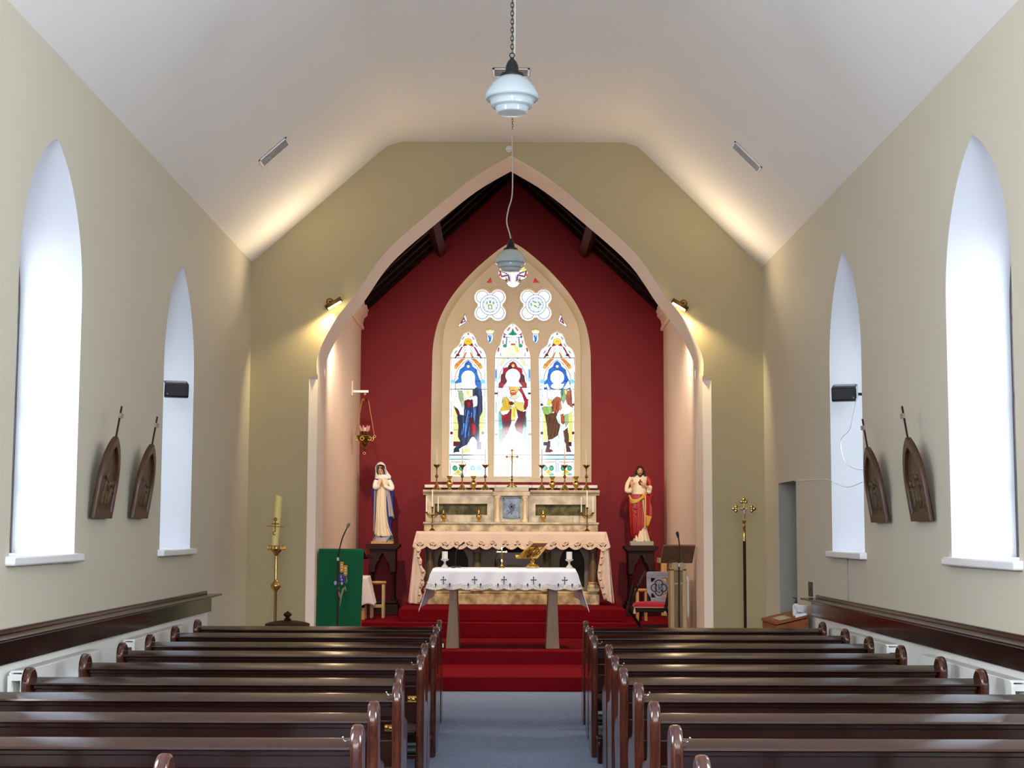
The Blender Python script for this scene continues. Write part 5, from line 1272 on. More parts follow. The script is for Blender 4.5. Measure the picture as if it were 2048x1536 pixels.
# ================================================================== brass on the high altar
def candlestick(px, label, taper=True):
    c = V((xx(px,23.85), 23.85, ZC)); r = thing('candlestick', label, 'candlestick', c, 'tall brass candlesticks on the altar shelf')
    MB().lathe([(.012,.045),(.02,.07),(.011,.1),(.01,.19),(.022,.2),(.026,.215),(.02,.228),(.010,.24),(.009,.33),(.014,.345),(.035,.362),(.05,.385),(.046,.388),(.02,.372),(.018,.39),(.002,.39)], c, 18).build('stem', m_brassdull, r, smooth=50)
    b = MB()
    for k in range(3):
        a = -PI/2+k*2*PI/3; d = V((math.cos(a), math.sin(a), 0))
        b.tube([c+d*.012+V((0,0,.09)), c+d*.028+V((0,0,.045)), c+d*.058+V((0,0,.018)), c+d*.068+V((0,0,.01))], [.012,.017,.013,.012], 8).ell(c+d*.066+V((0,0,.012)), (.015,.015,.012), 10, 6)
    b.build('tripod_foot', m_brass, r)
    g = MB()
    for k in range(6): a = k*PI/3; g.ell(c+V((.045*math.cos(a), .045*math.sin(a), .39)), (.009,.009,.014), 8, 6)
    g.build('petal_rim', m_brassdull, r)
    if taper: MB().lathe([(.009,.385),(.008,.64),(.002,.65)], c, 12).build('taper', M('thin_wax', (226,206,180), .5), r)
for i, px in enumerate((872.7, 923.8, 970, 1083.6, 1129.3, 1172.7)):
    candlestick(px, 'tall brass candlestick on the altar shelf, %s from the left' % ORD[i] )
def vase(px, label):
    c = V((xx(px,23.82), 23.82, ZC)); r = tag(MB().lathe([(.036,0),(.036,.008),(.018,.022),(.016,.032),(.03,.05),(.048,.082),(.05,.10),(.04,.128),(.022,.152),(.02,.165),(.032,.19),(.046,.212),(.048,.218),(.044,.218),(.03,.195),(.016,.165),(.002,.16)], c, 28).build('vase', m_gold, None, c, smooth=60), label, 'vase', 'brass vases on the altar shelf')
for px, l in ((898.4, 'between the first and second candlesticks'), (946.5, 'between the second and third candlesticks'), (1104.7, 'between the fourth and fifth candlesticks'), (1152.3, 'between the fifth and sixth candlesticks')):
    vase(px, 'brass waisted vase on the altar shelf %s from the left' % l)
zts = zz(974, 23.6)
c = V((xx(1023.6,23.75), 23.75, zts)); r = thing('altar_crucifix', 'tall thin brass crucifix standing on top of the tabernacle', 'crucifix', c)
b = MB()
for k in range(3):
    a = -PI/2+k*2*PI/3; d = V((math.cos(a), math.sin(a), 0)); b.tube([c+V((0,0,.08)), c+d*.03+V((0,0,.045)), c+d*.075+V((0,0,.012))], [.012,.016,.012], 8).ell(c+d*.075+V((0,0,.012)), (.016,.016,.012), 10, 6)
b.build('tripod_foot', m_brass, r)
MB().lathe([(.01,.06),(.01,.1),(.022,.115),(.01,.13),(.008,.15),(.018,.16),(.007,.175),(.007,.34)], c, 16).build('stem', m_brassdull, r, smooth=50)
k_ = MB().cbox(c+V((0,0,.44)), (.016,.01,.26)).cbox(c+V((0,0,.47)), (.16,.01,.016))
for q in (V((-.08,0,.47)), V((.08,0,.47)), V((0,0,.57))):
    for w in (V((.012,0,0)), V((-.012,0,0)), V((0,0,.012)), V((0,0,-.012))): k_.ell(c+q+w, (.011,.007,.011), 8, 6)
for a in range(4):
    d = PI/4+a*PI/2; k_.tube([c+V((.01*math.cos(d), 0, .47+.01*math.sin(d))), c+V((.045*math.cos(d), 0, .47+.045*math.sin(d)))], [.004,.002], 6)
k_.build('cross', m_brassdull, r)
f = MB().tube([c+V((0,-.012,.46)), c+V((.003,-.014,.42)), c+V((0,-.012,.36))], [.012,.01,.006], 8).ell(c+V((0,-.014,.485)), (.009,.009,.012), 8, 6)
for s in (-1, 1): f.tube([c+V((s*.008,-.012,.458)), c+V((s*.055,-.012,.472))], [.005,.003], 6)
f.build('corpus', m_brass, r)
def candelabrum(px, label):
    c = V((xx(px,23.33), 23.33, ZM+.012)); r = thing('candelabrum', label, 'candelabrum', c, 'three-branched candelabra on the high altar')
    MB().lathe([(.045,0),(.045,.008),(.03,.02),(.014,.04),(.01,.07),(.018,.085),(.009,.1),(.008,.2),(.016,.22),(.022,.235),(.012,.25),(.009,.33),(.014,.34),(.022,.355),(.018,.36),(.002,.36)], c, 20).build('stem', m_brassdull, r, smooth=50)
    for s in (-1, 1):
        a = MB().tube(smooth_line([tuple(c+V(q)) for q in ((0,0,.22),(s*.03,-.01,.20),(s*.065,-.015,.225),(s*.088,-.02,.27))], 6), [.007]*19, 8)
        a.lathe([(.006,.0),(.018,.012),(.022,.02),(.008,.024)], c+V((s*.088,-.02,.262)), 14).torus(c+V((s*.045,-.012,.245)), .02, .004, 'Y', 14, 6)
        for k in range(4): a.ell(c+V((s*(.03+.015*k),-.014,.225+.012*k)), (.012,.006,.008), 8, 6)
        a.build('branch', m_brassdull, r)
        MB().lathe([(.009,.28),(.008,.50),(.004,.512),(.002,.52)], c+V((s*.088,-.02,0)), 12).build('taper', m_wax, r)
    MB().lathe([(.011,.355),(.010,.60),(.005,.615),(.002,.625)], c, 12).build('taper', m_wax, r)
candelabrum(864.5, 'three-branched brass candelabrum with white tapers, left end of the high altar')
candelabrum(1174.3, 'three-branched brass candelabrum with white tapers, right end of the high altar')
for px, l in ((886.7,'beside the left candelabrum'), (957.5,'left of the tabernacle'), (1086.5,'right of the tabernacle')):
    c = V((xx(px,23.585), 23.585, zg+.0135))
    tag(MB().lathe([(.032,0),(.034,.008),(.016,.022),(.014,.03),(.032,.05),(.046,.078),(.044,.098),(.022,.125),(.014,.14),(.02,.15),(.014,.165),(.01,.185),(.002,.195)], c, 24).build('oil_lamp', m_gold, None, c, smooth=60), 'small brass oil lamp on the lower altar shelf %s' % l, 'lamp', 'brass oil lamps on the lower altar shelf')
# ================================================================== statues
def rings_at(rows, n=56, fold=0.0, nf=9, ph=0.0, a0=0.0, a1=2*PI, closed=True):
    """rows: (z, cx, cy, rx, ry[, fold])"""
    out = []
    for r in rows:
        z, cx, cy, rx, ry = r[:5]; fa = r[5] if len(r) > 5 else fold
        m = n if closed else n+1
        out.append([V((cx+rx*math.cos(t)*(1+fa*math.sin(nf*t+ph)), cy+ry*math.sin(t)*(1+fa*math.sin(nf*t+ph)), z)) for t in [a0+(a1-a0)*k/n for k in range(m)]])
    return out
def hand(mb, wrist, fdir, pdir, s, size=.068):
    """palm, four unequal bent fingers and a thumb; fdir: finger direction, pdir: palm normal, s: thumb side"""
    w = V(wrist); f = V(fdir).normalized(); p = V(pdir).normalized(); t = f.cross(p).normalized()*s
    k = size/.068
    R = Matrix((t, p, f)).transposed()
    mb.ell(w+f*.020*k, (.0165*k, .0085*k, .023*k), 12, 8, R)
    for i, (o, L) in enumerate(((.011,.031),(.004,.036),(-.003,.033),(-.010,.026))):
        b = w+f*.036*k+t*o*k
        mb.tube([b, b+f*L*.45*k+p*.001, b+f*L*.8*k+p*.004*k, b+f*L*k+p*.008*k], [.0046*k,.0044*k,.0038*k,.0022*k], 8)
    b = w+f*.012*k+t*.014*k
    mb.tube([b, b+t*.010*k+f*.012*k+p*.002, b+t*.012*k+f*.026*k+p*.006*k], [.0055*k,.005*k,.003*k], 8)
def head(root, c, R, beard=False):
    """face with eyes, nose, mouth and ears; c: centre of the head"""
    T = Matrix.Translation(c) @ R
    mb = MB().ell((0,0,0), (.043,.052,.062), 20, 16); mb.ell((0,-.012,-.028), (.034,.038,.034), 16, 12)
    mb.tube([(0,.01,-.04),(0,.02,-.09)], [.026,.03], 14)
    mb.tube([(0,-.050,.012),(0,-.056,-.004),(0,-.062,-.014)], [.005,.0065,.0085], 10)
    mb.ell((-.043,.006,-.002), (.006,.010,.016), 8, 6).ell((.043,.006,-.002), (.006,.010,.016), 8, 6)
    mb.ell((0,-.046,-.044), (.012,.008,.009), 10, 8)
    for s in (-1, 1): mb.ell((s*.018,-.040,.006), (.012,.010,.007), 10, 8)
    h = mb.xf(T).build('head', m_skin, root, smooth=60, mods=[('REMESH', dict(mode='VOXEL', voxel_size=.0045, use_smooth_shade=True))])
    e = MB()
    for s in (-1, 1): e.ell((s*.018,-.049,.004), (.006,.003,.0032), 8, 6).tube([(s*.008,-.051,.016),(s*.018,-.050,.020),(s*.028,-.043,.016)], .002, 6)
    e.xf(T).build('eye', m_hair, h)
    MB().ell((0,-.0535,-.032), (.011,.003,.003), 10, 6).xf(T).build('mouth', m_lips, h)
    return h, T
S_ = .00091          # metres per zoomed pixel of the statue crops
# ---- Mary-like figure: white veil, cream robe, blue mantle
bp = AT(765, 1087, 23.75); mx, my, mz = bp.x, 23.75, 1.598
r = thing('statue', 'painted statue of a praying woman in white veil and blue mantle on left pedestal', 'statue', (mx, my, mz))
X = lambda px: mx+(px-330)*S_
Z = lambda py: mz+(1465-py)*S_
def row(py, xl, xr, dep, fwd=0, f=0): return (Z(py), X((xl+xr)/2), my+fwd, (xr-xl)/2*S_, dep, f)
base = rings_at([row(1465,140,520,.12), row(1425,145,520,.12), row(1400,165,515,.115), row(1330,190,500,.10), row(1300,215,490,.09)], 40)
MB().loft(base).build('rock_base', m_lavender, r, smooth=40)
MB().box((X(145), my-.128, Z(1466)), (X(520), my+.12, Z(1424))).build('plinth', m_pine, r, bevel=.006)
# mantle (back and sides)
rows = [row(1290,180,500,.105,.035,.03), row(1150,172,470,.10,.035,.045), row(1000,165,500,.10,.035,.05), row(850,155,505,.095,.033,.05), row(700,148,502,.09,.033,.045), row(560,135,508,.09,.031,.03), row(450,150,500,.085,.031,.02), row(380,172,482,.075,.03,.01), row(320,205,450,.055,.02), row(290,260,400,.04,.012)]
MB().loft(rings_at(rows, 72, nf=13)).build('mantle', m_blue, r, smooth=60)
rows = [row(1335,205,480,.105,-.024,.05), row(1290,196,475,.105,-.022,.06), row(1200,205,440,.10,-.02,.055), row(1050,212,418,.095,-.018,.05), row(900,215,408,.088,-.016,.045), row(700,218,400,.08,-.016,.04), row(560,222,412,.080,-.016,.02), row(450,228,425,.074,-.016,.01), row(360,240,420,.06,-.014), row(310,275,390,.045,-.01)]
MB().loft(rings_at(rows, 72, nf=11, ph=1.0)).build('robe', m_cream, r, smooth=60)
f = MB()
for k in range(6):      # long hanging folds of the robe
    u = 240+k*27; f.tube(smooth_line([(X(u+4), my-.084+abs(k-2.5)*.007, Z(660)), (X(u+(k-2)*3), my-.101+abs(k-2.5)*.008, Z(900)), (X(u+(k-1)*14), my-.122+abs(k-2.5)*.010, Z(1160)), (X(u+(k-.4)*26), my-.118+abs(k-2.5)*.014, Z(1320))], 6), [.004]+[.008]*17+[.005], 8)
f.build('robe_fold', m_cream, r, smooth=60)
# pale lining falling on the right side, wavy hem
def lining(u, v):
    a = -PI*.30+u*PI*.42; zc = 560+(1010-560)*v - 60*(1-abs(2*u-1))*v*.3 + 40*u*v
    rx = (175-70*(1-v)**1.2*0.2)*S_*(.72+.36*v); cx = 330
    return V((X(cx)+rx*math.cos(a)*(1+.05*math.sin(18*u)*v), my-.01+.11*math.sin(a)*(1+.05*math.sin(18*u)*v)-.006, Z(zc)))
MB().grid(lining, 24, 16).build('mantle_lining', m_lavender, r, smooth=60, mods=[('SOLIDIFY', dict(thickness=.006))])
def lining2(u, v):
    a = PI+PI*.04+u*PI*.16; return V((X(325)+(148+10*v)*S_*math.cos(a), my-.008+.108*math.sin(a), Z(560+710*v)))
MB().grid(lining2, 8, 16).build('mantle_lining', m_lavender, r, smooth=60, mods=[('SOLIDIFY', dict(thickness=.006))])
hc = V((X(290), my-.036, Z(226)))
RM = Matrix.Scale(1.17, 4) @ Matrix.Rotation(math.radians(-7), 4, 'Y') @ Matrix.Rotation(math.radians(16), 4, 'X') @ Matrix.Rotation(math.radians(-8), 4, 'Z')
hd, TH = head(r, hc, RM)
hr = MB().ell((0,.014,.016), (.0455,.050,.054), 18, 12).xf(TH)
for s in (-1, 1): hr.tube([TH @ V((s*.006,-.042,.048)), TH @ V((s*.03,-.036,.034)), TH @ V((s*.043,-.022,0)), TH @ V((s*.046,-.014,-.05))], [.008,.012,.011,.006], 10)
hr.build('hair', m_hair, hd, smooth=60)
def veil(u, v):
    # v: crown -> shoulders, u: round the back, open at the face
    op = .0 if v < .27 else min(1, (v-.27)/.07)*.78
    if v > .62: op = .80*(1-(v-.62)/.38*.95)
    a = -PI/2+op*PI/2+u*(2*PI-op*PI)
    if v < .5:
        t = v/.5*PI*.5; rad = math.sin(t); zz_ = Z(90)-(Z(90)-Z(205))*(1-math.cos(t)); rx, ry = .078*rad, .080*rad; cx = 285
    else:
        t = (v-.5)/.5; rx, ry = .078+.042*t**1.5, .080-.004*t; cx = 285+42*t; zz_ = Z(205)-(Z(205)-Z(330 if math.sin(a) > -.2 else 372))*t
    return V((X(cx)+rx*math.cos(a), my-.008+ry*math.sin(a)*(1 if v < .5 else 1-.15*((v-.5)/.5)), zz_))
MB().grid(veil, 48, 30).build('veil', m_wax, r, smooth=70, mods=[('SOLIDIFY', dict(thickness=.006, offset=1))])
MB().loft(rings_at([(Z(300),X(325),my-.022,.075,.05), (Z(335),X(325),my-.03,.085,.05), (Z(372),X(322),my-.045,.045,.04), (Z(392),X(318),my-.05,.012,.02)], 32)).build('collar', m_wax, r, smooth=60)
sv = MB()
for s, sh, el, wr in ((-1,(215,400),(190,520),(285,500)), (1,(430,400),(490,540),(345,480))):
    sv.tube(smooth_line([(X(sh[0]),my-.03,Z(sh[1])), (X(el[0]+s*-8),my-.06,Z((sh[1]+el[1])/2+30)), (X(el[0]-s*20),my-.085,Z(el[1])), (X(318)+s*.03,my-.128,Z(492))], 5), [.034,.036,.037,.037,.037,.036,.036,.036,.036,.036,.034,.032,.030,.028,.025,.024], 14)
sv.build('sleeve', m_wax, r, smooth=60)
for s in (-1, 1):
    hm = MB().tube([V((X(318)+s*.045,my-.122,Z(505))), V((X(318)+s*.016,my-.13,Z(482)))], [.02,.014], 10); hand(hm, (X(318)+s*.012, my-.130, Z(478)), (-s*.10, -.10, 1), (-s, 0, 0), 1 if s > 0 else -1, .088)
    hm.build('hand', m_skin, r, smooth=60)
m_leaf = M('leaf_paint', (28,84,60), .5)
for px, py in ((318,1330),(205,1320)): MB().ell((X(px), my-.118, Z(py)), (.018,.012,.022), 10, 8).build('leaf', m_leaf, r)
lf = MB()
for px, py in ((485,1340),(470,1365),(500,1360)): lf.ell((X(px), my-.118, Z(py)), (.018,.012,.022), 10, 8)
lf.tube([(X(485),my-.12,Z(1350)),(X(430),my-.128,Z(1390)),(X(405),my-.128,Z(1440))], .006, 8).build('leaf', m_leaf, r)

# ---- figure in cream tunic and red mantle
bp = AT(1283, 1091, 23.75); jx, jz = bp.x, 1.583; jy = 23.75
r = thing('statue', 'painted statue of a bearded man in cream tunic and red mantle on right pedestal', 'statue', (jx, jy, jz))
X = lambda px: jx+(px-400)*S_
Z = lambda py: jz+(1465-py)*S_
my = jy
MB().box((X(200), jy-.12, Z(1466)), (X(596), jy+.12, Z(1388))).build('base_block', m_statgrey, r, bevel=.012)
rows = [row(1395,255,545,.105,-.012,.05), row(1340,270,530,.10,-.012,.06), row(1200,300,500,.09,-.01,.05), row(900,240,520,.09,0,.03), row(700,215,520,.085,0,.02), row(560,245,490,.08,0), row(450,240,480,.078,0), row(370,228,500,.07,0), row(310,240,515,.055,0), row(275,310,455,.04,0)]
MB().loft(rings_at(rows, 64, nf=12)).build('tunic', m_cream, r, smooth=60)
ft_ = MB()
for px in (285, 440): ft_.tube([(X(px),jy-.07,Z(1385)), (X(px-8),jy-.105,Z(1384)), (X(px-12),jy-.135,Z(1382))], [.018,.017,.010], 10)
ft_.build('foot', m_skin, r)
rows = [row(1335,235,330,.05,-.03,.03)]
rows = [row(1330,240,560,.10,.012,.04), row(1200,220,556,.10,.006,.05), row(1050,208,560,.102,.0,.05), row(950,202,562,.102,-.004,.05), row(850,196,550,.10,-.004,.05), row(740,188,535,.098,-.004,.04), row(650,186,530,.094,-.002,.02), row(580,200,528,.088,.0)]
# wrapped mantle: open at the lower front right
def wrap(u, v):
    zc = 600+(1335-600)*v
    a0 = -PI*.5+ (0.10 if v < .6 else .10); lowl = max(0, (v-.70)/.30)
    a = (-PI*.40 - lowl*.55) - u*(2*PI-.35-lowl*.9)
    k = v*7; i = min(6, int(k)); f = k-i; rr = rows[::-1]
    A, B = rr[i], rr[i+1]; q = [A[j]*(1-f)+B[j]*f for j in range(6)]
    fa = 1+q[5]*math.sin(11*a+4*v)
    return V((q[1]+q[3]*math.cos(a)*fa, q[2]+q[4]*math.sin(a)*fa-.006, Z(zc)))
MB().grid(wrap, 84, 36).build('mantle', m_statred, r, smooth=60, mods=[('SOLIDIFY', dict(thickness=.008))])
f = MB()
for k in range(5):
    f.tube(smooth_line([(X(215+k*14),jy-.058-k*.006,Z(790+k*40)), (X(290+k*12),jy-.094,Z(850+k*75)), (X(400),jy-.098,Z(780+k*50))], 6), [.006]+[.016]*11+[.006], 10)
for k in range(4): f.tube(smooth_line([(X(300+k*26),jy-.096,Z(1000)), (X(290+k*30),jy-.100,Z(1160)), (X(270+k*26),jy-.092,Z(1290-k*26))], 6), [.005]+[.013]*11+[.005], 10)
f.build('mantle_fold', m_statred, r, smooth=60)
# right-hand fall of the mantle with gold edge
def fall(u, v):
    x0 = 440+0*v; x1 = 520+55*min(1, v*1.6)
    px = x0+(x1-x0)*u; lo = 1180-230*u*.9
    return V((X(px), jy-.118+.03*u+.010*math.sin(9*u+3*v)*v, Z(620+(lo-620)*v)))
MB().grid(fall, 14, 20).build('mantle_fall', m_statred, r, smooth=60, mods=[('SOLIDIFY', dict(thickness=.008))])
MB().tube(smooth_line([(X(455),jy-.128,Z(620)), (X(456),jy-.13,Z(760)), (X(450),jy-.13,Z(950)), (X(446),jy-.128,Z(1170))], 6), .011, 8, flat=None).build('gold_edge', M('pale_gold_paint', (232,178,100), .4), r, smooth=60)
MB().grid(lambda u, v: V((X(472+u*(96-60*v)), jy-.132+.02*u, Z(950+30*u*(1-v)+(1140-950)*v))), 8, 8).build('gold_lining', m_statgold, r, mods=[('SOLIDIFY', dict(thickness=.006))])
sa = MB()
for k in range(6): sa.tube(smooth_line([(X(188+k*4),jy-.05,Z(610+k*24)), (X(235+k*6),jy-.092,Z(690+k*11)), (X(310+k*4),jy-.104,Z(715+k*4-abs(k-3)*6)), (X(400),jy-.108,Z(650-k*2+k*6)), (X(460),jy-.10,Z(560+k*16))], 6), [.008]+[.014]*23+[.010], 8)
sa.build('gold_sash', m_statgold, r, smooth=60)
RJ = Matrix.Scale(1.1, 4) @ Matrix.Rotation(math.radians(10), 4, 'X') @ Matrix.Rotation(math.radians(4), 4, 'Z')
hc = V((X(375), jy-.03, Z(208)))
hd, TH = head(r, hc, RJ)
hr = MB()
hr.ell((0,.012,.020), (.052,.052,.056), 18, 12).xf(TH)
for s in (-1, 1): hr.tube(smooth_line([tuple(TH @ V((s*.028,-.02,.05))), tuple(TH @ V((s*.05,-.008,.0))), (X(375+s*72),jy-.012,Z(270)), (X(375+s*(108 if s < 0 else 90)),jy-.02,Z(318))], 5), [.016]*5+[.022]*5+[.027]*4+[.018,.012], 12)
hr.tube([TH @ V((0,.04,.0)), (X(375),jy+.05,Z(300))], [.045,.05], 14)
hr.build('hair', m_hair, hd, smooth=60)
bd = MB().ell((0,-.036,-.056), (.026,.022,.022), 14, 10).tube([(-.028,-.03,-.028),(-.02,-.04,-.05),(0,-.05,-.066),(.02,-.04,-.05),(.028,-.03,-.028)], [.008,.011,.012,.011,.008], 10).tube([(-.014,-.054,-.026),(0,-.058,-.022),(.014,-.054,-.026)], .0035, 8)
bd.xf(TH).build('beard', m_hair, hd, smooth=60)
sv = MB()
sv.tube(smooth_line([(X(225),jy-.0,Z(320)), (X(165),jy-.03,Z(430)), (X(150),jy-.055,Z(530)), (X(195),jy-.085,Z(545)), (X(230),jy-.10,Z(505))], 5), [.03]*4+[.032]*6+[.036]*7+[.032]*4, 14)
sv.ell((X(195), jy-.06, Z(562)), (.048,.034,.022), 14, 10); sv.build('sleeve', m_cream, r, smooth=60)
s2 = MB().tube(smooth_line([(X(548),jy-.03,Z(470)), (X(535),jy-.06,Z(520)), (X(508),jy-.085,Z(500))], 5), [.034]*6+[.030]*5, 14)
s2.ell((X(525), jy-.06, Z(545)), (.040,.032,.048), 14, 10); s2.build('sleeve', m_cream, r, smooth=60)
MB().tube(smooth_line([(X(500),jy+.01,Z(305)), (X(540),jy-.02,Z(400)), (X(560),jy-.015,Z(560)), (X(535),jy+.0,Z(760))], 5), [.036]*4+[.038]*8+[.03]*4, 12).build('shoulder_drape', m_statred, r, smooth=60)
hm = MB().tube([(X(232),jy-.10,Z(505)), (X(232),jy-.11,Z(455))], [.017,.014], 10); hand(hm, (X(232),jy-.112,Z(460)), (.02,-.05,1), (0,-1,0), 1, .10); hm.build('hand', m_skin, r, smooth=60)
hm = MB().tube([(X(505),jy-.09,Z(490)), (X(465),jy-.105,Z(450))], [.018,.014], 10); hand(hm, (X(465),jy-.107,Z(455)), (-1,-.15,.55), (0,1,.2), 1, .085); hm.build('hand', m_skin, r, smooth=60)
MB().ell((X(378),jy-.082,Z(415)), (.028,.016,.030), 14, 10).ell((X(362),jy-.082,Z(398)), (.018,.014,.02), 12, 8).ell((X(394),jy-.082,Z(398)), (.018,.014,.02), 12, 8).tube([(X(376),jy-.082,Z(395)),(X(374),jy-.085,Z(365)),(X(380),jy-.084,Z(345))], [.014,.012,.004], 10).build('heart', M('heart_red', (120,14,26), .4), r, smooth=60)

# ---- pedestals with arched openings
def pedestal(cx, zt, label):
    y = 23.72; z0 = .529; r = thing('pedestal', label, 'pedestal', (cx, y, z0), 'dark carved statue pedestals')
    w = .225; d = .2
    MB().prism([(-w-.03,zt-.035),(-w-.03,zt),(w+.03,zt),(w+.03,zt-.035),(w-.02,zt-.075),(-w+.02,zt-.075)], lambda u, v, q: V((cx+u, y+q, v)), -d-.05, d+.05).build('top_slab', m_dark, r, bevel=.005)
    hole = [(-.115,zt-.42),(.115,zt-.42),(.115,zt-.34),(.085,zt-.27),(.045,zt-.235),(.05,zt-.20),(0,zt-.13),(-.05,zt-.20),(-.045,zt-.235),(-.085,zt-.27),(-.115,zt-.34)]
    shp = [(-w+.03,zt-.075),(w-.03,zt-.075),(w-.03,zt-.42),(.115,zt-.42)]+hole[2:][::1]+[(-.115,zt-.42),(-w+.03,zt-.42)]
    for yy in (y-d+.02, y+d-.02): filled(shp, [], lambda u, v, q: V((cx+u, yy+q, v)), .016, .003).build('arch_panel', m_dark, r)
    for s in (-1, 1): MB().box((cx+s*(w-.045)-.015, y-d+.03, zt-.42), (cx+s*(w-.045)+.015, y+d-.03, zt-.075)).build('side_panel', m_dark, r)
    for s in (-1, 1):
        for q in (-1, 1):
            c = (cx+s*(w-.06), y+q*(d-.05), 0)
            MB().lathe([(.03,z0+.22),(.034,z0+.235),(.022,z0+.25),(.018,z0+.27),(.018,zt-.47),(.024,zt-.46),(.018,zt-.45),(.034,zt-.425),(.034,zt-.415)], c, 16).build('column', m_dark, r, smooth=40)
    MB().box((cx-w+.0, y-d, z0+.17), (cx+w-.0, y+d, z0+.22)).box((cx-w-.02, y-d-.02, z0), (cx+w+.02, y+d+.02, z0+.16)).build('plinth', m_dark, r, bevel=.008)
    return r
pedestal(AT(765,1092,23.5).x, 1.592, 'dark carved wooden pedestal with an arched front under the blue-mantled statue')
pedestal(AT(1283,1094,23.5).x, 1.577, 'dark carved wooden pedestal with an arched front under the red-mantled statue')

# ================================================================== hanging sanctuary lamp
by = 23.0; bz = AT(697,783,by).z; bx = CLf+(CLb-CLf)*(by-YA)/(YE-YA)
r = thing('lamp_bracket', 'white painted wall bracket holding the brass sanctuary lamp', 'bracket', (bx, by, bz-.1))
xe = AT(737,783,by).x
MB().box((bx, by-.02, bz-.06), (bx+.02, by+.02, bz+.16)).build('wall_plate', m_pink, r, bevel=.004)
MB().box((bx+.02, by-.018, bz-.018), (xe, by+.018, bz+.02)).build('arm', m_trim, r, bevel=.006)
lx = AT(730,800,by).x; Zl = lambda py: AT(730,py,by).z
top = V((lx, by, bz-.024))
r = thing('sanctuary_lamp', 'ornate brass sanctuary lamp hanging on three rods by the left chancel wall', 'lamp', top)
MB().torus((lx,by,bz-.036), .012, .003, 'Y', 14, 6).torus((lx,by,bz-.055), .014, .003, 'X', 14, 6).build('hook', m_brass, r)
zc = Zl(801); MB().lathe([(.012,zc+.035),(.03,zc+.03),(.055,zc+.012),(.06,zc),(.05,zc-.006),(.02,zc-.012),(.002,zc-.014)], (lx,by,0), 20).build('crown', m_brass, r, smooth=50)
zb = Zl(873)
for k, a in enumerate((-.2, 2.6, 3.7)):
    MB().tube([(lx+.055*math.cos(a), by+.055*math.sin(a), zc-.004), (lx+.15*math.cos(a), by+.13*math.sin(a), zb+.02)], .0045, 8).torus((lx+.155*math.cos(a), by+.13*math.sin(a), zb+.0), .018, .004, 'Y', 12, 6).build('rod', m_brass, r)
MB().lathe([(.002,zb-.22),(.012,zb-.21),(.02,zb-.19),(.008,zb-.175),(.03,zb-.16),(.07,zb-.13),(.06,zb-.125),(.03,zb-.115),(.05,zb-.09),(.095,zb-.05),(.105,zb-.01),(.13,zb+.004),(.13,zb+.01),(.10,zb+.012),(.06,zb+.03),(.045,zb+.055),(.062,zb+.075),(.05,zb+.08),(.002,zb+.078)], (lx,by,0), 28, flute=(7,.05)).build('bowl', m_brassdull, r, smooth=40)
MB().torus((lx,by,zb-.25), .018, .004, 'Y', 14, 6).build('pendant_ring', m_brass, r)
sc = MB()
for k in range(6):
    a = k*PI/3+.3; sc.torus((lx+.112*math.cos(a), by+.112*math.sin(a), zb-.035), .026, .006, 'Y', 12, 6)
sc.build('scroll', m_brass, r)
gl = MB()
for k in range(7):
    a = k*2*PI/7; gl.tube([(lx+.045*math.cos(a), by+.045*math.sin(a), zb+.07), (lx+.062*math.cos(a), by+.062*math.sin(a), zb+.12), (lx+.075*math.cos(a), by+.075*math.sin(a), zb+.165)], [.016,.018,.004], 8)
gl.build('glass_petal', M('rose_glass', (230,176,160), .1, trans=.5), r, smooth=60)
MB().lathe([(.03,zb+.078),(.03,zb+.13),(.002,zb+.135)], (lx,by,0), 16).build('candle', m_wax, r)

# ================================================================== green-draped ambo
ay = 19.24; gz = lambda py, Y=19.14: AT(680,py,Y).z
a0, a1 = AT(638,1099,19.15).x, AT(728,1099,19.15).x; zt = gz(1099)
r = thing('ambo', 'wooden reading stand behind the green cloth at the left of the arch', 'lectern', ((a0+a1)/2, ay+.1, .324))
MB().box((a0+.06, ay+.05, .40), (a0+.11, ay+.35, zt-.05)).build('side_panel', m_oak, r, bevel=.004); MB().box((a1-.11, ay+.05, .40), (a1-.06, ay+.35, zt-.05)).build('side_panel', m_oak, r, bevel=.004)
MB().box((a0+.04, ay-.02, .324), (a1-.04, ay+.4, .40)).build('base', m_oak, r, bevel=.006)
MB().add([(a0,ay-.09,zt-.02),(a1,ay-.09,zt-.02),(a1,ay+.42,zt-.13),(a0,ay+.42,zt-.13),(a0,ay-.09,zt),(a1,ay-.09,zt),(a1,ay+.42,zt-.11),(a0,ay+.42,zt-.11)], [(0,3,2,1),(4,5,6,7),(0,1,5,4),(1,2,6,5),(2,3,7,6),(3,0,4,7)]).build('desk', m_dark, r)
MB().box((a1+.0, ay+.34, zt-.115), (a1+.085, ay+.42, zt-.06)).build('side_ledge', m_dark, r, bevel=.006)
fr = thing('green_banner', 'green cloth with embroidered wheat and grapes hanging over the reading stand', 'cloth', ((a0+a1)/2, ay-.1, zt))
b0, b1 = AT(632,1250,19.14).x, AT(721.5,1250,19.14).x
zlow = .52
def ban(u, v):
    t = v*(zt-zlow)/(zt-gz(1250)); x = (a0+(b0-a0)*t)*(1-u)+(a1+(b1-a1)*t)*u
    return V((x, ay-.10-.012*v*(math.sin(7*u+.5)+.5*math.sin(15*u+3*v)), zt+.004-(zt-zlow)*v))
MB().grid(ban, 40, 40).grid(lambda u, v: V((a0+(a1-a0)*u, ay-.10+.5*v, zt+.006-.107*v)), 20, 6).build('cloth', m_green, fr, smooth=60, mods=[('SOLIDIFY', dict(thickness=.004, offset=1))])
EM = lambda cx_, cy_: (lambda p: V((p.x, ay-.128, p.z)))(AT(625+cx_/6.98, 1040+cy_/6.98, ay-.128))
wh = MB()
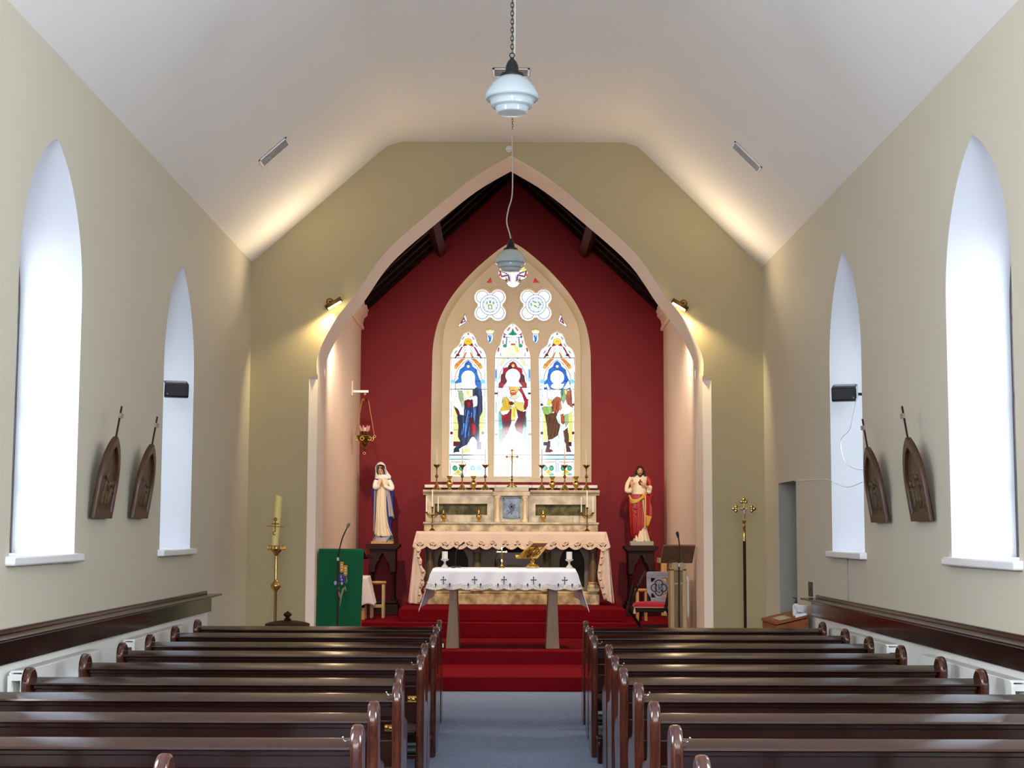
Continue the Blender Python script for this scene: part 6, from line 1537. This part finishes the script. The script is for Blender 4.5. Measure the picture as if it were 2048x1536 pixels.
for c0, ys in ((408,(605,645,680,715)), (460,(655,690,725,758))):
    for y in ys:
        for s in (-1, 1): wh.ell(EM(c0+s*9, y), (.016,.004,.022), 10, 6, Matrix.Rotation(s*.35, 3, 'Y'))
wh.build('wheat_ear', M('wheat_thread', (206,140,62), .7), fr)
hs = MB()
for c0, ys in ((408,(625,662,698)), (460,(672,708,742))):
    for y in ys: hs.ell(EM(c0, y)+V((0,-.004,0)), (.016,.003,.008), 8, 6)
hs.build('wheat_grain', M('pale_thread', (236,206,150), .7), fr)
gp_ = MB()
for i, (x, y) in enumerate(((385,780),(415,775),(440,800),(375,815),(405,815),(440,835),(385,845),(415,855),(450,865))): gp_.ell(EM(x, y), (.020,.006,.020), 10, 8)
gp_.build('grape', M('grape_thread', (66,54,128), .6), fr)
MB().ell(EM(400,790)+V((0,-.005,0)), (.006,.003,.02)).ell(EM(408,835)+V((0,-.005,0)), (.012,.003,.012)).ell(EM(410,885)+V((0,-.003,0)), (.016,.004,.02)).ell(EM(318,880), (.018,.004,.026)).build('pale_bead', M('lilac_thread', (170,160,206), .6), fr)
lv = MB()
lv.tube([EM(470,790), EM(480,850), EM(465,890)], [.005,.006,.003], 8).tube([EM(468,990), EM(450,930), EM(430,960), EM(400,1060), EM(380,1210)], [.004,.013,.014,.010,.003], 8)
lv.build('stalk', M('pale_green_thread', (142,156,110), .7), fr)
MB().tube([EM(355,1000), EM(372,1040), EM(385,1090)], [.016,.016,.003], 8).tube([EM(372,870), EM(355,920), EM(372,960), EM(352,990)], [.005,.006,.006,.004], 8).build('ear_husk', M('ochre_thread', (164,120,66), .7), fr)

def mic_stand(px_top, py_top, pts, zfloor, Y, label, clip=None):
    P = [AT(x, y, Y) for x, y in pts]; b = V((P[0].x, Y, zfloor))
    r = thing('microphone_stand', label, 'microphone stand', b)
    MB().lathe([(.13,0),(.13,.012),(.03,.03),(.016,.05),(.002,.05)], b, 24).build('base', m_blackmetal, r, smooth=40)
    MB().tube([b+V((0,0,.02)), P[0]], .011, 10).build('pole', m_blackmetal, r)
    MB().tube(smooth_line([tuple(p) for p in P], 6), .008, 8).build('gooseneck', m_black, r)
    e = P[-1]; d = (P[-1]-P[-2]).normalized()
    MB().tube([e-d*.05, e-d*.01, e+d*.012], [.010,.020,.016], 12).ell(e+d*.012, (.02,.02,.02), 14, 10).build('microphone', m_black if clip is None else clip, r)
    c = AT(*pts[0], Y); MB().lathe([(.018,-.02),(.018,.02)], c, 12).build('collar', m_chrome, r)
    return r
mic_stand(695, 1048, [(676,1118),(679,1098),(685,1076),(693,1058),(697,1050)], .16, 18.95, 'black microphone stand in front of the green cloth', M('grey_mic', (120,118,110), .4))
mic_stand(1355, 1068, [(1358,1130),(1359,1100),(1358,1082),(1355,1068)], .324, 19.25, 'black microphone stand in front of the oak lectern')

# ================================================================== side table and stool on the left
ty = 22.15; t0, t1 = AT(690,1155,ty).x, AT(735,1155,ty).x; ttz = AT(720,1153,ty).z
r = thing('side_table', 'low wooden side table hidden under a white cloth beside the stool', 'table', ((t0+t1)/2, ty+.2, .529))
MB().box((t0+.02, ty+.02, ttz-.04), (t1-.02, ty+.40, ttz-.004)).build('tabletop', m_pine, r)
for a in (t0+.05, t1-.06):
    for b in (ty+.05, ty+.36): MB().box((a-.02, b-.02, .529), (a+.02, b+.02, ttz-.04)).build('leg', m_pine, r)
MB().box((t0+.05, ty+.03, .70), (t1-.04, ty+.05, .76)).build('stretcher', m_pine, r)
def tcl(u, v):
    # wraps over the top; right and front edges hang with scallops
    if v <= .4: return V((t0+(t1-t0)*u, ty+.42-(.42)*v/.4, ttz+.002))
    t = (v-.4)/.6; L = .42-.03*abs(math.sin(u*9))
    return V((t0+(t1-t0)*u+.09*t*max(0, (u-.5)/.5)**2, ty-.012-.012*t*math.sin(u*17)*(1-u), ttz+.002-L*t))
def tcl2(u, v):
    L = .42-.03*abs(math.sin(9+u*8))
    return V((t1+.09*v+.014*math.sin(u*13)*v, ty-.012+.432*u, ttz+.002-L*v))
tag(MB().grid(tcl, 30, 30).grid(tcl2, 24, 16).build('table_cloth', M('table_linen', (236,226,224), .85, bump=(40,.3,.004)), None, ((t0+t1)/2, ty+.2, ttz), smooth=60, mods=[('SOLIDIFY', dict(thickness=.004, offset=1))]), 'white cloth with a lace hem over the low table behind the green cloth', 'cloth')
sx, sy = AT(754,1165,22.6).x, 22.75; szt = AT(753,1163,22.6).z
r = thing('stool', 'pale wooden stool with a thick rounded seat beside the side table', 'stool', (sx, sy, .529))
MB().lathe([(.002,szt-.045),(.10,szt-.045),(.125,szt-.03),(.13,szt-.015),(.12,szt),(.002,szt+.002)], (sx,sy,0), 32).build('seat', m_pine, r, smooth=50)
for a in (-.085, .085):
    for b in (-.085, .085): MB().box((sx+a-.018, sy+b-.018, .529), (sx+a+.018, sy+b+.018, szt-.045)).build('leg', m_oaklight, r, bevel=.003)
MB().box((sx-.085, sy-.095, .68), (sx+.085, sy-.075, .72)).box((sx-.085, sy+.075, .68), (sx+.085, sy+.095, .72)).build('stretcher', m_oaklight, r)

# ================================================================== oak lectern on the right
Yl = 19.7; LX = lambda px, Y=19.7: AT(px,1150,Y).x; LZ = lambda py, Y=19.7: AT(1355,py,Y).z
r = thing('lectern', 'pale oak lectern with a sloping brown desk at the right of the arch', 'lectern', (LX(1357), Yl+.15, .324))
z0 = .324; c0, c1 = LX(1340.5), LX(1373)
for a, b in ((c0, c0+.05), (c1-.05, c1)): MB().box((a, Yl, z0+.05), (b, Yl+.28, LZ(1138))).build('post', m_oaklight, r, bevel=.004)
MB().box((c0, Yl, LZ(1141)), (c1, Yl+.28, LZ(1136.5))).build('upper_rail', m_oaklight, r, bevel=.003)
MB().box((c0+.05, Yl+.04, z0+.05), (c1-.05, Yl+.06, LZ(1140))).build('back_panel', m_oak, r)
MB().box((c0+.11, Yl+.02, z0+.2), (c0+.128, Yl+.05, LZ(1150))).box((c0+.05, Yl+.02, LZ(1169)), (c1-.05, Yl+.045, LZ(1165.5))).build('cross_inlay', m_oaklight, r)
MB().box((c0-.06, Yl-.06, z0), (c1+.02, Yl+.3, z0+.05)).build('base', m_oaklight, r, bevel=.006)
n0, n1 = LX(1345), LX(1366.5)
MB().box((n0-.012, Yl+.02, LZ(1140)), (n0+.01, Yl+.22, LZ(1105))).box((n1-.01, Yl+.02, LZ(1140)), (n1+.03, Yl+.22, LZ(1105))).box((n0, Yl+.015, LZ(1140)), (n1, Yl+.03, LZ(1100))).build('neck', m_oaklight, r, bevel=.003)
P = [AT(1320,1127,Yl-.16), AT(1385,1127,Yl-.16), AT(1391,1092,Yl+.14), AT(1327,1092,Yl+.14)]
# the congregation sees the back of the desk: high edge toward us, slope away
lo_ = [AT(1321,1126.5,Yl+.02), AT(1384.5,1126.5,Yl+.02), AT(1391,1092,Yl-.10), AT(1327,1092,Yl-.10)]
nn = (lo_[1]-lo_[0]).cross(lo_[3]-lo_[0]).normalized()
if nn.y < 0: nn = -nn
MB().add([p for p in lo_]+[p+nn*.035 for p in lo_], [(0,1,2,3),(7,6,5,4),(0,4,5,1),(1,5,6,2),(2,6,7,3),(3,7,4,0)]).build('desk', M('brown_desk', (104,76,54), .4, wood=((84,60,42),(12,12,12))), r, bevel=.003)
MB().box(AT(1318.5,1126,Yl)+V((0,-.02,0)), AT(1321.5,1116,Yl)+V((0,.30,0))).build('book_stop', m_oaklight, r)

# ================================================================== presider's chair
cyy = 20.55; CX = lambda px, Y=20.55: AT(px,1180,Y).x; CZ = lambda py, Y=20.55: AT(1300,py,Y).z
r = thing('presider_chair', 'dark carved armchair with a sheen-grey back panel and red cushion right of the altar', 'chair', (CX(1305), cyy+.1, .324))
sz = CZ(1216)
MB().box((CX(1268), cyy-.16, sz-.05), (CX(1336), cyy+.28, sz)).build('seat', m_dark, r, bevel=.008)
cu_ = MB().loft([[V((CX(1300)+ (CX(1334)-CX(1266))/2*k*math.copysign(abs(math.cos(t))**.45, math.cos(t)), cyy+.04+.22*k*math.copysign(abs(math.sin(t))**.45, math.sin(t)), sz+h)) for t in [2*PI*i/48 for i in range(48)]] for k, h in ((.9,.002),(1.0,.02),(.98,.045),(.86,.066),(.5,.082),(.05,.088))])
cush = cu_.build('cushion', m_cushion, r, smooth=60)
MB().tube([V((CX(1266)-.004, cyy-.18, sz+.015)), V((CX(1334)+.004, cyy-.18, sz+.012))], .008, 8).build('cushion_cord', M('cord_gold', (180,150,104), .7), cush)
for px in (1266.5, 1327):
    c = V((CX(px), cyy-.19, sz+.01)); MB().lathe([(.002,.0),(.012,-.01),(.010,-.02),(.014,-.03),(.02,-.075),(.002,-.078)], c, 12).build('tassel', M('tassel_thread', (206,186,140), .8), cush)
# back panel, leaning
b0, b1 = CX(1294, 20.8), CX(1343, 20.8); bz0, bz1 = CZ(1205,20.8), CZ(1143,20.8)
Tb = Matrix.Translation(((b0+b1)/2, 20.83, bz0)) @ Matrix.Rotation(math.radians(-8), 4, 'X')
W = (b1-b0)/2; Hh = bz1-bz0
outl = [(-W+.05,0),(W-.05,0),(W-.05,.06),(W-.0,.14),(W,Hh-.02),(W-.02,Hh),(-W+.02,Hh),(-W,Hh-.02),(-W+.0,.14),(-W+.05,.06)]
q0 = (.0, Hh*.47)
corners = [[(-.105,q0[1]+.13),(-.045,q0[1]+.13),(-.06,q0[1]+.105),(-.09,q0[1]+.075),(-.105,q0[1]+.085)], [(.105,q0[1]+.13),(.045,q0[1]+.13),(.06,q0[1]+.105),(.09,q0[1]+.075),(.105,q0[1]+.085)], [(-.105,q0[1]-.13),(-.045,q0[1]-.13),(-.06,q0[1]-.105),(-.09,q0[1]-.075),(-.105,q0[1]-.085)], [(.105,q0[1]-.13),(.045,q0[1]-.13),(.06,q0[1]-.105),(.09,q0[1]-.075),(.105,q0[1]-.085)]]
bk = filled(outl, corners, lambda u, v, d: Tb @ V((u, d, v)), .016, .004).build('backrest', m_chair, r)
cv = MB()
qf = [(q0[0]+x, q0[1]+y) for x, y in foil(0,0,.055,.05,0,4,10,250)]
cv.tube([Tb @ V((x, -.018, y)) for x, y in qf+[qf[0]]], .007, 6)
cv.build('quatrefoil_carving', m_dark, bk)
mg = MB()
def strokes(pts): mg.tube([Tb @ V((q0[0]+x, -.02, q0[1]+y)) for x, y in pts], .005, 6)
strokes([(-.05,-.03),(-.05,.03)]); strokes([(-.05,.03),(-.03,.028),(-.028,.008),(-.048,.0),(-.024,-.03)])
strokes([(0,-.035),(0,.05)]); strokes([(0,.0),(.018,.012),(.022,-.03)]); strokes([(.05,.03),(.034,.026),(.036,.006),(.05,-.006),(.046,-.028),(.03,-.03)])
strokes([(-.02,-.05),(0,-.065),(.02,-.05)]); mg.build('monogram', m_dark, bk)
MB().bar(Tb @ V((-W+.02,.02,-.02)), Tb @ V((-W+.02,.02,Hh+.0)), .03, .04, (0,1,0)).build('back_post', m_dark, r, bevel=.004)
MB().bar(Tb @ V((W-.02,.02,-.02)), Tb @ V((W-.02,.02,Hh+.0)), .03, .04, (0,1,0)).build('back_post', m_dark, r, bevel=.004)
for s, (u0, u1) in ((-1, (0,0)), (1, (0,0))):
    dx = CX(1336)-CX(1262) if s > 0 else 0
    k = lambda x, y, Y: AT(x, y, Y)+V((dx, 0, 0))
    MB().tube(smooth_line([tuple(k(1291,1144,20.85)), tuple(k(1285,1156,20.7)), tuple(k(1277,1171,20.5)), tuple(k(1274,1174,20.42))], 5), [.018]*16, 10).build('arm', m_dark, r, smooth=60)
    MB().tube(smooth_line([tuple(k(1267,1168,20.38)), tuple(k(1263,1185,20.36)), tuple(k(1258,1208,20.36)), tuple(k(1255,1222,20.36))], 5), [.014,.02,.02,.02,.02]+[.02]*11, 10).build('arm_post', m_dark, r, smooth=60)
    MB().bar(k(1277,1172,20.44), k(1258,1212,20.38), .026, .05, (0,1,0)).build('arm_brace', m_dark, r, bevel=.006)
    f0 = k(1256,1216,20.36); f1 = k(1280,1252,20.55)
    MB().bar(f0, f0.lerp(f1, 1.0), .035, .045, (0,1,0)).build('leg', m_dark, r, bevel=.008)
    g0 = V((f1.x+.02, 20.7, sz-.02)); MB().bar(V((f1.x+.04, 20.72, sz-.01)), V((f0.x+.05+.06, 20.36, .36)), .03, .04, (0,1,0)).build('leg', m_dark, r, bevel=.008)
    MB().bar(V((f1.x, 20.56, f1.z+.02)), V((f1.x+.02, 20.62, .37)), .035, .045, (0,1,0)).build('leg', m_dark, r, bevel=.008)
    MB().box((f0.x+.04, 20.28, .324), (f0.x+.10, 20.84, .37)).build('foot_runner', m_dark, r, bevel=.006)
MB().box((CX(1275), 20.52, CZ(1255)), (CX(1340), 20.56, CZ(1250))).build('stretcher', m_dark, r, bevel=.004)

# second stool behind the chair and panel heater by the wall
sx, sy = AT(1283,1190,22.2).x, 22.2; szt = AT(1283,1178,22.1).z
r = thing('stool', 'pale wooden stool half hidden behind the carved armchair', 'stool', (sx, sy, .529))
MB().lathe([(.002,szt-.04),(.08,szt-.04),(.095,szt-.03),(.098,szt-.015),(.09,szt),(.002,szt+.002)], (sx,sy,0), 28).build('seat', m_pine, r, smooth=50)
for a in (-.06, .06):
    for b in (-.06, .06): MB().box((sx+a-.018, sy+b-.018, .529), (sx+a+.018, sy+b+.018, szt-.04)).build('leg', m_pine, r, bevel=.003)
cb = AT(1330,1135,23.6)
tag(MB().box((cb.x-.07, 23.5, .529), (cb.x+.02, 23.7, AT(1330,1120,23.5).z)).build('wooden_box_stand', m_pine, None, (cb.x, 23.6, .529), bevel=.006), 'plain orange-brown wooden stand behind the oak lectern by the east wall', 'stand')
hx = CRf+(CRb-CRf)*(20.2-YA)/(YE-YA)-.03
make_radiator(hx, -1, 20.1, 20.5, 'narrow white radiator on the right chancel wall behind the oak lectern', AT(1380,1235,20).z, AT(1380,1156,20).z)
# small dark spray bottle by the first pew
c = V((AT(883, 1295, 19.42).x, 19.42, .324))
r = thing('small_bottle', 'small dark bottle with a white label standing by the left leg of the front altar', 'bottle', c)
MB().lathe([(.025,0),(.028,.006),(.028,.09),(.012,.11),(.012,.135),(.002,.136)], c, 20).build('body', m_black, r, smooth=40)
MB().lathe([(.0285,.02),(.0285,.07)], c, 20, caps=False).build('label', m_white, r)

# ================================================================== chancel lamps (hidden behind the arch in the photograph)
for s in (-1, 1):
    x = CX0+s*2.02
    spot('chancel_lamp', (x, 19.95, 4.75), (s*-.6, 23.8, 2.5), CHW, WARM, 105, .8, .06)
    spot('chancel_wash', (x, 19.9, 4.6), (s*2.2, 22.0, 1.8), CHW*.75, WARM, 100, .9, .08)
SC.view_settings.view_transform = 'Standard'; SC.view_settings.look = 'None'; SC.view_settings.gamma = 1.0
SC.view_settings.use_curve_mapping = False; SC.view_settings.exposure = EXPO
SC.cycles.use_denoising = True
SC.cycles.max_bounces = 10; SC.cycles.diffuse_bounces = 6; SC.cycles.glossy_bounces = 4; SC.cycles.transparent_max_bounces = 10
SC.cycles.sample_clamp_indirect = 8.0
